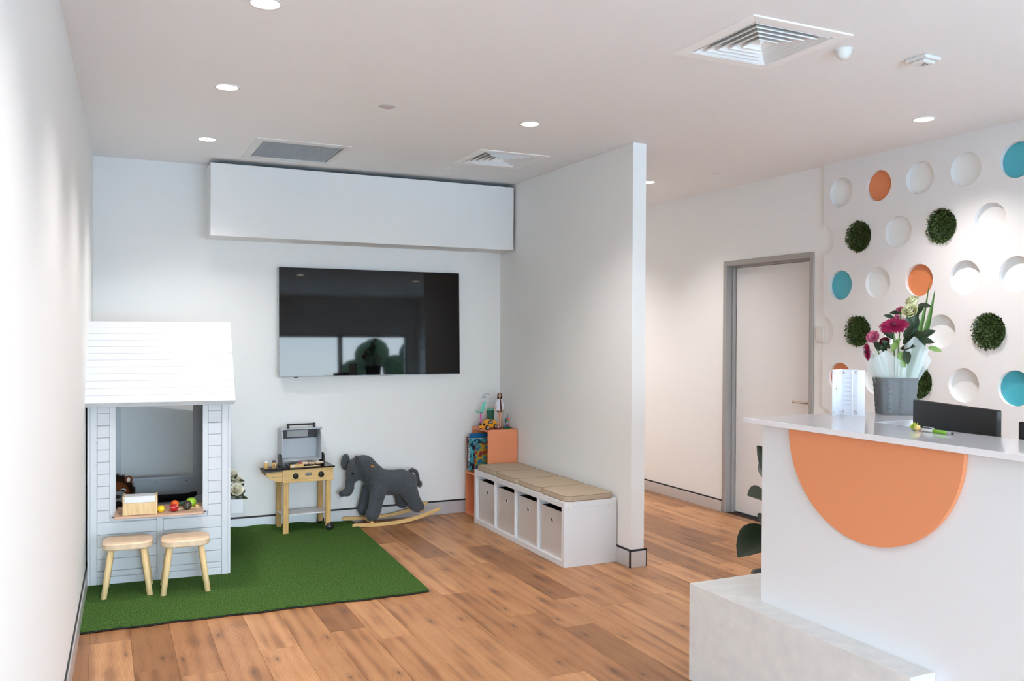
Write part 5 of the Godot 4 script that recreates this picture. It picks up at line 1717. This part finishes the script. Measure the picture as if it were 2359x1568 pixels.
func build_desk() -> void:
	var d := thing("reception_desk", "white reception desk with a pale stone top and orange half circle", "reception desk")
	var zb := 6.35
	var top := PackedVector2Array([Vector2(2.413, -3.905), Vector2(3.48, -3.905), Vector2(3.48, -4.25), Vector2(2.756, -4.25), Vector2(2.756, -zb), Vector2(2.413, -zb)])
	part("countertop", mb().prism(top, 1.1290, 1.1500, Transform3D(Basis(Vector3.RIGHT, Vector3.FORWARD, Vector3.UP), Vector3.ZERO), 0.0015), M.quartz, d, "pale grey speckled stone top")
	part("front_panel", mb().span(Vector3(2.457, 0, 3.967), Vector3(2.500, 1.1288, zb), 0.001), M.gloss_white, d)
	part("end_panel", mb().span(Vector3(2.5002, 0, 3.967), Vector3(3.45, 1.1288, 4.005), 0.001), M.gloss_white, d)
	part("inner_panel", mb().span(Vector3(2.70, 0.752, 4.2), Vector3(2.718, 1.1288, zb)).span(Vector3(2.72, 0.752, 4.212), Vector3(3.45, 1.1288, 4.226)), M.gloss_white, d)
	part("worktop", mb().span(Vector3(2.5002, 0.725, 4.0052), Vector3(3.35, 0.75, zb), 0.001), M.panel_white, d)
	part("side_support", mb().span(Vector3(3.30, 0, 4.0052), Vector3(3.33, 0.7248, 4.6)), M.gloss_white, d)
	var half := oval(0.3775, 0.3775, 64, PI, TAU)
	half.append(Vector2(0.3775, -0.0))
	var pp := PackedVector2Array()
	for p in half:
		pp.append(Vector2(p.x, p.y))
	pp = oval(0.3775, 0.366, 64, PI, TAU)
	part("half_circle_panel", mb().prism(pp, 0.0, 0.0168, Transform3D(Basis(Vector3.BACK, Vector3.UP, Vector3.LEFT), Vector3(2.4568, 1.1285, 4.511)), 0.001), M.peach, d, "peach orange half circle panel")
	# low stone-look plinth wrapped around the desk corner
	var p := thing("plinth", "low pale grey stone-look plinth in front of the desk", "plinth")
	part("top_board", mb().prism(PackedVector2Array([Vector2(2.3615, -3.645), Vector2(3.10, -3.645), Vector2(3.10, -3.9655), Vector2(2.4562, -3.9655), Vector2(2.4562, -4.78), Vector2(2.3615, -4.78)]), 0.398, 0.414, Transform3D(Basis(Vector3.RIGHT, Vector3.FORWARD, Vector3.UP), Vector3.ZERO), 0.0008), M.stone_laminate, p)
	part("front_board", mb().span(Vector3(2.345, 0, 3.645), Vector3(2.361, 0.414, 4.78), 0.0008), M.stone_laminate, p)
	part("side_board", mb().span(Vector3(2.3615, 0, 3.6455), Vector3(3.10, 0.3978, 3.6615), 0.0008), M.stone_laminate, p)
	part("end_board", mb().span(Vector3(2.3615, 0, 4.764), Vector3(2.4562, 0.3978, 4.7795), 0.0008), M.gloss_white, p)


func build_counter_things() -> void:
	# two computer monitors, backs to the room, on the inner worktop
	var m := thing("computer_monitor", "black computer monitor seen from behind on the reception desk", "monitor", Vector3(2.8785, 0.7502, 4.5105), -0.3129, "reception monitors")
	# local z runs along the screen, local x points at the person sitting
	part("shell", mb().box(Vector3(0, 0.336, 0), Vector3(0.022, 0.296, 0.487), 0.004), M.black, m)
	part("screen", mb().box(Vector3(0.0115, 0.338, 0), Vector3(0.001, 0.276, 0.470)), M.black_gloss, m)
	part("neck", mb().span(Vector3(-0.006, 0.012, -0.03), Vector3(0.006, 0.24, 0.03), 0.002), M.black, m)
	part("foot", mb().prism(rrect(0.2, 0.16, 0.02), 0.0, 0.012, Transform3D(Basis(Vector3.BACK, Vector3.RIGHT, Vector3.UP), Vector3.ZERO), 0.002), M.black, m)
	var m2 := copy(m, "black computer monitor cut by the edge of the picture", Vector3(2.800, 0.7502, 5.045), -0.10)
	for k in ["shell", "screen"]:
		m2.get_node(k).position.y -= 0.033
	# greeting card
	var c := thing("greeting_card", "white folded greeting card standing on the counter", "card", Vector3(2.866, 1.1502, 3.985))
	var cm := mat("card_print", Color.WHITE, 0.75)
	cm.albedo_texture = card_texture()
	var H := 0.192
	var pts := [Vector3(-0.056, 0, 0.004), Vector3(0.010, 0, -0.010), Vector3(0.030, 0, 0.058)]
	for i in 2:
		var a: Vector3 = pts[i]
		var b: Vector3 = pts[i + 1]
		var q := mb()
		var back := (b - a).cross(Vector3.UP).normalized()
		if back.dot(Vector3(0.75, 0, -0.66)) < 0:
			back = -back
		var u0 := i * 0.5
		q.face([a, b, b + Vector3.UP * H, a + Vector3.UP * H], a + back, [Vector2(u0, 1), Vector2(u0 + 0.5, 1), Vector2(u0 + 0.5, 0), Vector2(u0, 0)])
		part("card_leaf", q, cm, c)
		part("card_back", mb().box((a + b) * 0.5 + back * 0.0006 + Vector3.UP * H * 0.5, Vector3(a.distance_to(b), H, 0.0008), 0.0, Basis((b - a).normalized(), Vector3.UP, (b - a).normalized().cross(Vector3.UP))), M.paper, c)
	part("card_flap", mb().box(Vector3(0.040, H * 0.5 - 0.001, 0.052), Vector3(0.052, H - 0.002, 0.0008), 0.0, Basis(Vector3(0.75, 0, 0.66), Vector3.UP, Vector3(-0.66, 0, 0.75))), M.paper, c)
	# pen with a figure on its end
	var pn := thing("novelty_pen", "green and white pen topped with a yellow ball head", "pen", Vector3(2.652, 1.1502, 4.58), 0.0)
	pn.rotation.y = -0.02
	var ax := Vector3(-0.05, 0, 1).normalized()
	var P := func(s: float) -> Vector3: return Vector3(0, 0.0065, 0) + ax * s
	part("barrel", mb().rod(P.call(0.028), P.call(0.082), 0.0066, 0.0056, 18, 0.001), mat("pen_green", rgb(132, 200, 48), 0.25), pn)
	part("upper_barrel", mb().rod(P.call(-0.018), P.call(0.028), 0.0058, 0.0063, 18, 0.001), M.plastic_white, pn)
	part("tip", mb().rod(P.call(0.082), P.call(0.104), 0.0042, 0.0036, 16, 0.0005), M.silver_paint, pn)
	part("stylus", mb().ball(P.call(0.106), Vector3(0.004, 0.004, 0.004), 12, 8), M.black, pn)
	part("clip", mb().tube([P.call(-0.014) + Vector3(0, 0.0105, 0), P.call(0.01) + Vector3(0, 0.0112, 0), P.call(0.032) + Vector3(0, 0.0085, 0)], 0.0018, 8), M.silver_paint, pn)
	part("neck", mb().rod(P.call(-0.032), P.call(-0.018), 0.003, 0.003, 10), M.skin, pn)
	part("ball_head", mb().ball(P.call(-0.042) + Vector3(0, 0.0045, 0), Vector3.ONE * 0.0108, 18, 12), mat("pen_face", rgb(240, 206, 130), 0.4), pn)
	var hr := mb()
	var r := RandomNumberGenerator.new()
	r.seed = 9
	for i in 60:
		var o := Vector3(r.randf_range(-0.7, 0.7), r.randf_range(-0.25, 1.0), r.randf_range(-1.0, 0.1)).normalized()
		var b0: Vector3 = P.call(-0.048) + Vector3(0, 0.0045, 0) + o * 0.008
		hr.tube([b0, b0 + o * 0.006, b0 + o * 0.012 + Vector3(0, -0.001, 0)], [0.0012, 0.0012, 0.0005], 5)
	part("tuft", hr, mat("pen_tuft", rgb(186, 210, 60), 0.5), pn)


func card_texture() -> ImageTexture:
	# two inside pages: corner sprigs, a small printed figure, lines of handwriting
	var im := Image.create(512, 640, false, Image.FORMAT_RGB8)
	im.fill(rgb(236, 239, 247))
	var r := RandomNumberGenerator.new()
	r.seed = 14
	for pg in 2:
		for cx in [34, 222]:
			for cy in [44, 596]:
				for i in 26:
					var col: Color = [rgb(190, 90, 96), rgb(92, 96, 130), rgb(150, 120, 90), rgb(110, 128, 150)][r.randi() % 4]
					im.fill_rect(Rect2i(pg * 256 + cx + r.randi_range(-18, 18), cy + r.randi_range(-26, 26), r.randi_range(3, 8), r.randi_range(3, 8)), col)
	for i in 40:
		im.fill_rect(Rect2i(96 + r.randi_range(0, 26), 230 + i * 3 + r.randi_range(-4, 4), r.randi_range(4, 12), 5), [rgb(206, 176, 84), rgb(176, 150, 96), rgb(196, 168, 110)][r.randi() % 3])
	im.fill_rect(Rect2i(98, 262, 14, 14), rgb(40, 42, 44))
	for i in 40:
		im.fill_rect(Rect2i(118 + int(i * 0.6), 232 - i * 3, 3, 3), rgb(176, 186, 206))
	for line in 7:
		var y := 120 + line * 62
		var x := 286.0
		var till := r.randf_range(380, 480)
		while x < till:
			x += 1.0
			var yy := y + sin(x * 0.42 + line) * 7.0 + sin(x * 0.17) * 5.0
			if fmod(x, 46.0) < 36.0:
				im.fill_rect(Rect2i(int(x), int(yy), 2, 3), rgb(140, 150, 190))
	return ImageTexture.create_from_image(im)


func build_bouquet() -> void:
	var B := Vector3(3.128, 1.1502, 4.030)
	var R := Vector3(0.658, 0, 0.753)
	var T := Vector3(-0.753, 0, 0.658)
	var at := func(r: float, y: float, d := 0.0) -> Vector3: return R * r + Vector3(0, y - 1.15, 0) + T * d
	# knitted square basket
	var bk := thing("knitted_basket", "square grey cable-knit basket under the flowers", "basket", B)
	var turn := Basis(Vector3.UP, -0.853 + 0.22)
	var ring := func(u: float, v: float, inset: float) -> Vector3:
		var a := u * TAU
		var c := cos(a)
		var s := sin(a)
		var k := 1.0 / pow(pow(absf(c), 5.0) + pow(absf(s), 5.0), 0.2)
		var hw := lerpf(0.070, 0.081, v) - inset
		return turn * Vector3(c * k * hw, v * 0.152, s * k * hw * 0.95)
	part("knit_wall", mb().sheet(func(u: float, v: float) -> Vector3:
		var p: Vector3 = ring.call(u, v, 0.0)
		var q := fmod(u * 20.0, 1.0)
		var w := absf(q - 0.5) * 2.0
		var cable := 0.0
		if int(floor(u * 20.0)) % 2 == 0:
			cable = 0.0062 * (1.0 - w * w) * (0.72 + 0.28 * sin((v * 7.0 + (0.5 if q > 0.5 else 0.0) * signf(q - 0.5)) * TAU + (q - 0.5) * 5.0))
		else:
			cable = 0.0016 * absf(sin(q * PI * 3.0)) - 0.0004
		var edge := 0.003 * smoothstep(0.94, 0.98, v)
		var outd := Vector3(p.x, 0, p.z).normalized()
		return p + outd * (cable + edge), 320, 80), M.knit, bk)
	part("lining", mb().sheet(func(u: float, v: float) -> Vector3: return ring.call(u, 0.02 + v * 0.98, 0.005), 60, 6), M.knit, bk)
	part("rim", mb().tube(range(61).map(func(i): return ring.call(i / 60.0, 1.0, 0.002)), 0.005, 8, false), M.knit, bk)
	part("base", mb().sheet(func(u: float, v: float) -> Vector3: return ring.call(u, 0.0, 0.072 * (1.0 - v)) + Vector3(0, 0.002, 0), 48, 2), M.knit, bk)

	var f := thing("bouquet", "bouquet of pink, magenta and cream flowers in clear paper", "bouquet", B)
	# wrapping paper: overlapping translucent sheets that flare out of the basket
	for w in [[-0.060, -0.135, 0.030, -0.075, 0.150, 0.300, 0.020, 0.06], [-0.055, -0.088, 0.045, 0.040, 0.150, 0.275, 0.042, 0.085], [0.010, 0.035, 0.058, 0.128, 0.150, 0.335, 0.040, 0.075], [0.035, 0.080, 0.060, 0.140, 0.150, 0.290, 0.01, 0.02], [-0.05, -0.10, 0.05, 0.11, 0.150, 0.300, -0.030, -0.06]]:
		part("wrapping_sheet", mb().sheet(func(u: float, v: float) -> Vector3:
			var r0 := lerpf(w[0], w[2], u)
			var r1 := lerpf(w[1], w[3], u)
			var peak: float = w[5] - 0.05 * absf(u - 0.4) * 2.0
			var bow := 0.016 * sin(u * PI) + 0.004 * sin(u * 11.0) * v
			return R * lerpf(r0, r1, v) + Vector3(0, lerpf(w[4] - 0.06, peak, v), 0) + T * (lerpf(w[6], w[7], v) + bow * signf(w[6])), 16, 12), M.wrap, f)
	# stems
	for q in [[-0.007, 1.53, 0.03], [-0.09, 1.47, 0.03], [0.056, 1.57, 0.02], [0.066, 1.61, 0.0], [-0.098, 1.40, 0.03], [0.02, 1.59, 0.01]]:
		part("stem", mb().tube([at.call(0.0, 1.18), at.call(q[0] * 0.4, 1.34, q[2] * 0.5), at.call(q[0], q[1], q[2])], 0.0028, 7), M.blade, f)
	gerbera(f, at.call(-0.007, 1.530, 0.045), (Vector3.UP * 0.83 + T * 0.50 - R * 0.12).normalized(), 0.066, M.magenta)
	gerbera(f, at.call(-0.112, 1.415, 0.075), (Vector3.UP * -0.1 + T * 0.35 - R * 0.95).normalized(), 0.042, M.magenta)
	gerbera(f, at.call(-0.045, 1.452, 0.01), (Vector3.UP * 0.3 + T * 0.7 - R * 0.6).normalized(), 0.034, M.magenta_dark)
	rose("rose", f, at.call(0.056, 1.587, 0.035), 0.028, (Vector3.UP * 0.5 + T * 0.7 - R * 0.2).normalized(), M.cream)
	rose("rose", f, at.call(0.066, 1.629, 0.0), 0.025, (Vector3.UP * 0.75 + T * 0.3 - R * 0.4).normalized(), M.cream)
	carnation(f, at.call(-0.090, 1.481, 0.06), 0.029, (T * 0.8 + Vector3.UP * 0.4 - R * 0.3).normalized(), M.pink)
	carnation(f, at.call(0.019, 1.597, 0.02), 0.019, (T * 0.5 + Vector3.UP * 0.8).normalized(), M.pink)
	carnation(f, at.call(0.005, 1.566, 0.02), 0.012, (T * 0.7 + Vector3.UP * 0.5).normalized(), M.pink)
	# tall blades
	for q in [[0.052, 1.30, 0.130, 1.712, 0.016, -0.01], [0.062, 1.30, 0.151, 1.680, 0.034, 0.0], [0.040, 1.28, 0.108, 1.60, 0.040, 0.02], [0.048, 1.27, 0.085, 1.56, 0.050, 0.0]]:
		part("grass_blade", mb().sheet(func(u: float, v: float) -> Vector3:
			var w: float = q[4] * 0.5 * (1.0 - pow(v, 2.2)) * (0.5 + 0.5 * sin(minf(v * 3.0, 1.0) * PI * 0.5))
			return at.call(lerpf(q[0], q[2], v) + 0.008 * sin(v * PI), lerpf(q[1], q[3], v), q[5]) + (R * 0.9 + T * 0.3) * (u - 0.5) * 2.0 * w + T * absf(u - 0.5) * 0.006, 4, 18, 0.0006), M.blade, f)
	# dark leaves
	for q in [[0.085, 1.475, 0.03, 0.75, 0.42, 0.2, 0.075], [0.080, 1.47, 0.05, 0.8, -0.10, 0.3, 0.07], [0.075, 1.46, 0.05, 0.5, -0.35, 0.4, 0.06], [0.085, 1.615, 0.01, 0.8, -0.05, 0.4, 0.055], [0.060, 1.50, 0.02, -0.2, 0.9, 0.3, 0.07], [0.035, 1.47, 0.03, 0.3, 0.7, 0.5, 0.07], [0.02, 1.58, 0.0, -0.8, 0.1, 0.3, 0.045], [-0.005, 1.56, 0.0, -0.8, 0.3, 0.3, 0.045], [-0.03, 1.46, 0.06, -0.5, -0.5, 0.6, 0.05], [-0.055, 1.45, 0.05, 0.3, -0.6, 0.6, 0.055], [0.04, 1.43, 0.07, 0.1, -0.8, 0.5, 0.07], [0.03, 1.45, 0.03, 0.5, 0.6, 0.2, 0.08], [0.05, 1.52, 0.0, 0.5, 0.8, 0.1, 0.07], [0.03, 1.50, 0.0, -0.4, 0.5, 0.3, 0.07], [0.06, 1.44, 0.03, 0.2, 0.8, 0.4, 0.085], [0.07, 1.50, 0.01, 0.1, 0.9, 0.2, 0.08], [0.0, 1.47, 0.02, -0.6, 0.5, 0.2, 0.07], [-0.06, 1.42, 0.03, -0.3, 0.6, 0.5, 0.06], [0.045, 1.48, 0.04, 0.7, 0.2, 0.5, 0.08], [0.02, 1.43, 0.05, 0.6, 0.2, 0.6, 0.07], [-0.02, 1.43, 0.05, -0.4, 0.5, 0.6, 0.06], [0.075, 1.57, 0.0, 0.4, 0.6, 0.3, 0.06]]:
		leaf("leaf", f, at.call(q[0], q[1], q[2]), (R * q[3] + Vector3.UP * q[4] + T * q[5]).normalized(), q[6], M.leaf, 0.46, 0.15, (T * 0.8 + Vector3.UP * 0.5).normalized())
	for q in [[0.125, 1.435, 0.02, 0.9, -0.15, 0.1, 0.055], [0.01, 1.46, 0.07, -0.3, -0.4, 0.7, 0.06], [0.015, 1.42, 0.075, 0.3, -0.8, 0.4, 0.07], [0.03, 1.40, 0.07, -0.1, -0.9, 0.3, 0.06], [-0.01, 1.44, 0.06, 0.3, 0.5, 0.6, 0.05]]:
		leaf("leaf", f, at.call(q[0], q[1], q[2]), (R * q[3] + Vector3.UP * q[4] + T * q[5]).normalized(), q[6], M.leaf_light, 0.46, 0.3, (T * 0.8 + Vector3.UP * 0.5).normalized())


func gerbera(parent: Node3D, c: Vector3, face_to: Vector3, r: float, material: Material) -> void:
	var x := (Vector3.RIGHT if absf(face_to.x) < 0.8 else Vector3.UP).cross(face_to).normalized()
	var z := face_to.cross(x)
	var m := mb()
	for ring in [[34, 1.0, -0.12], [30, 0.86, 0.05], [22, 0.55, 0.35]]:
		for k in ring[0]:
			var a: float = TAU * k / ring[0] + ring[1]
			var out := x * cos(a) + z * sin(a)
			petal(m, c + out * r * 0.12, out, face_to, r * 0.86 * ring[1] * (0.94 + 0.06 * sin(k * 7.3)), r * 0.20, ring[2])
	var g := part("gerbera", m, material, parent)
	part("flower_eye", mb().ball(c + face_to * r * 0.05, Vector3.ONE * r * 0.2, 16, 10), M.magenta_dark, g)


func carnation(parent: Node3D, c: Vector3, r: float, face_to: Vector3, material: Material) -> void:
	var x := (Vector3.RIGHT if absf(face_to.x) < 0.8 else Vector3.UP).cross(face_to).normalized()
	var z := face_to.cross(x)
	var m := mb()
	for ring in [[0.95, 11, 0.1], [0.75, 9, 0.45], [0.52, 7, 0.9], [0.3, 5, 1.6]]:
		for k in ring[1]:
			var a: float = TAU * k / ring[1] + ring[0] * 3.1
			var out := x * cos(a) + z * sin(a)
			var sd := out.cross(face_to)
			m.sheet(func(u: float, v: float) -> Vector3:
				var w: float = r * 0.55 * (0.25 + 0.75 * v)
				var fr := r * 0.12 * sin(u * 26.0) * v * v
				return c - face_to * r * 0.35 + out * (r * ring[0] * v) + sd * (u - 0.5) * w * 1.6 + face_to * (r * (0.25 + 0.42 * ring[2]) * v + fr), 10, 4)
	var g := part("carnation", m, material, parent)
	part("calyx", mb().rod(c - face_to * r * 1.3, c - face_to * r * 0.25, r * 0.25, r * 0.45, 10), M.blade, g)


func build_floor_plant() -> void:
	# broad leaved plant in a pot, mostly hidden behind the reception desk
	var p := thing("potted_plant", "dark broad leaved plant sticking out from behind the desk", "plant", Vector3(3.235, 0, 3.20))
	part("pot", mb().lathe([Vector2(0, 0), Vector2(0.10, 0), Vector2(0.13, 0.24), Vector2(0.118, 0.24), Vector2(0.105, 0.20), Vector2(0, 0.20)], 28), M.terracotta, p)
	part("stem", mb().tube([Vector3(0, 0.2, 0), Vector3(-0.02, 0.45, 0.02), Vector3(0.0, 0.75, 0.0)], [0.012, 0.010, 0.006], 9), M.avocado, p)
	for q in [[-0.11, 0.50, 0.10, -0.93, -0.10, 0.30, 0.30, 0.62], [-0.12, 0.55, 0.12, -0.7, 0.25, 0.5, 0.22, 0.6], [-0.03, 0.60, 0.02, -0.75, 0.45, 0.35, 0.27, 0.6], [0.02, 0.55, 0.0, 0.8, 0.3, -0.2, 0.28, 0.6], [0.0, 0.68, 0.0, 0.3, 0.7, -0.6, 0.26, 0.6], [0.0, 0.72, 0.0, -0.5, 0.8, 0.1, 0.22, 0.6], [0.01, 0.45, 0.0, 0.5, 0.1, -0.8, 0.27, 0.6]]:
		var b0 := Vector3(q[0], q[1], q[2])
		leaf("broad_leaf", p, b0, Vector3(q[3], q[4], q[5]).normalized(), q[6], M.big_leaf, q[7], 0.22, Vector3(-0.5, 0.75, 0.5).normalized())
		part("leaf_stalk", mb().tube([Vector3(-0.012, q[1] - 0.07, 0.01), Vector3(q[0] * 0.6, q[1] - 0.02, q[2] * 0.6), b0], 0.004, 7), M.blade, p)
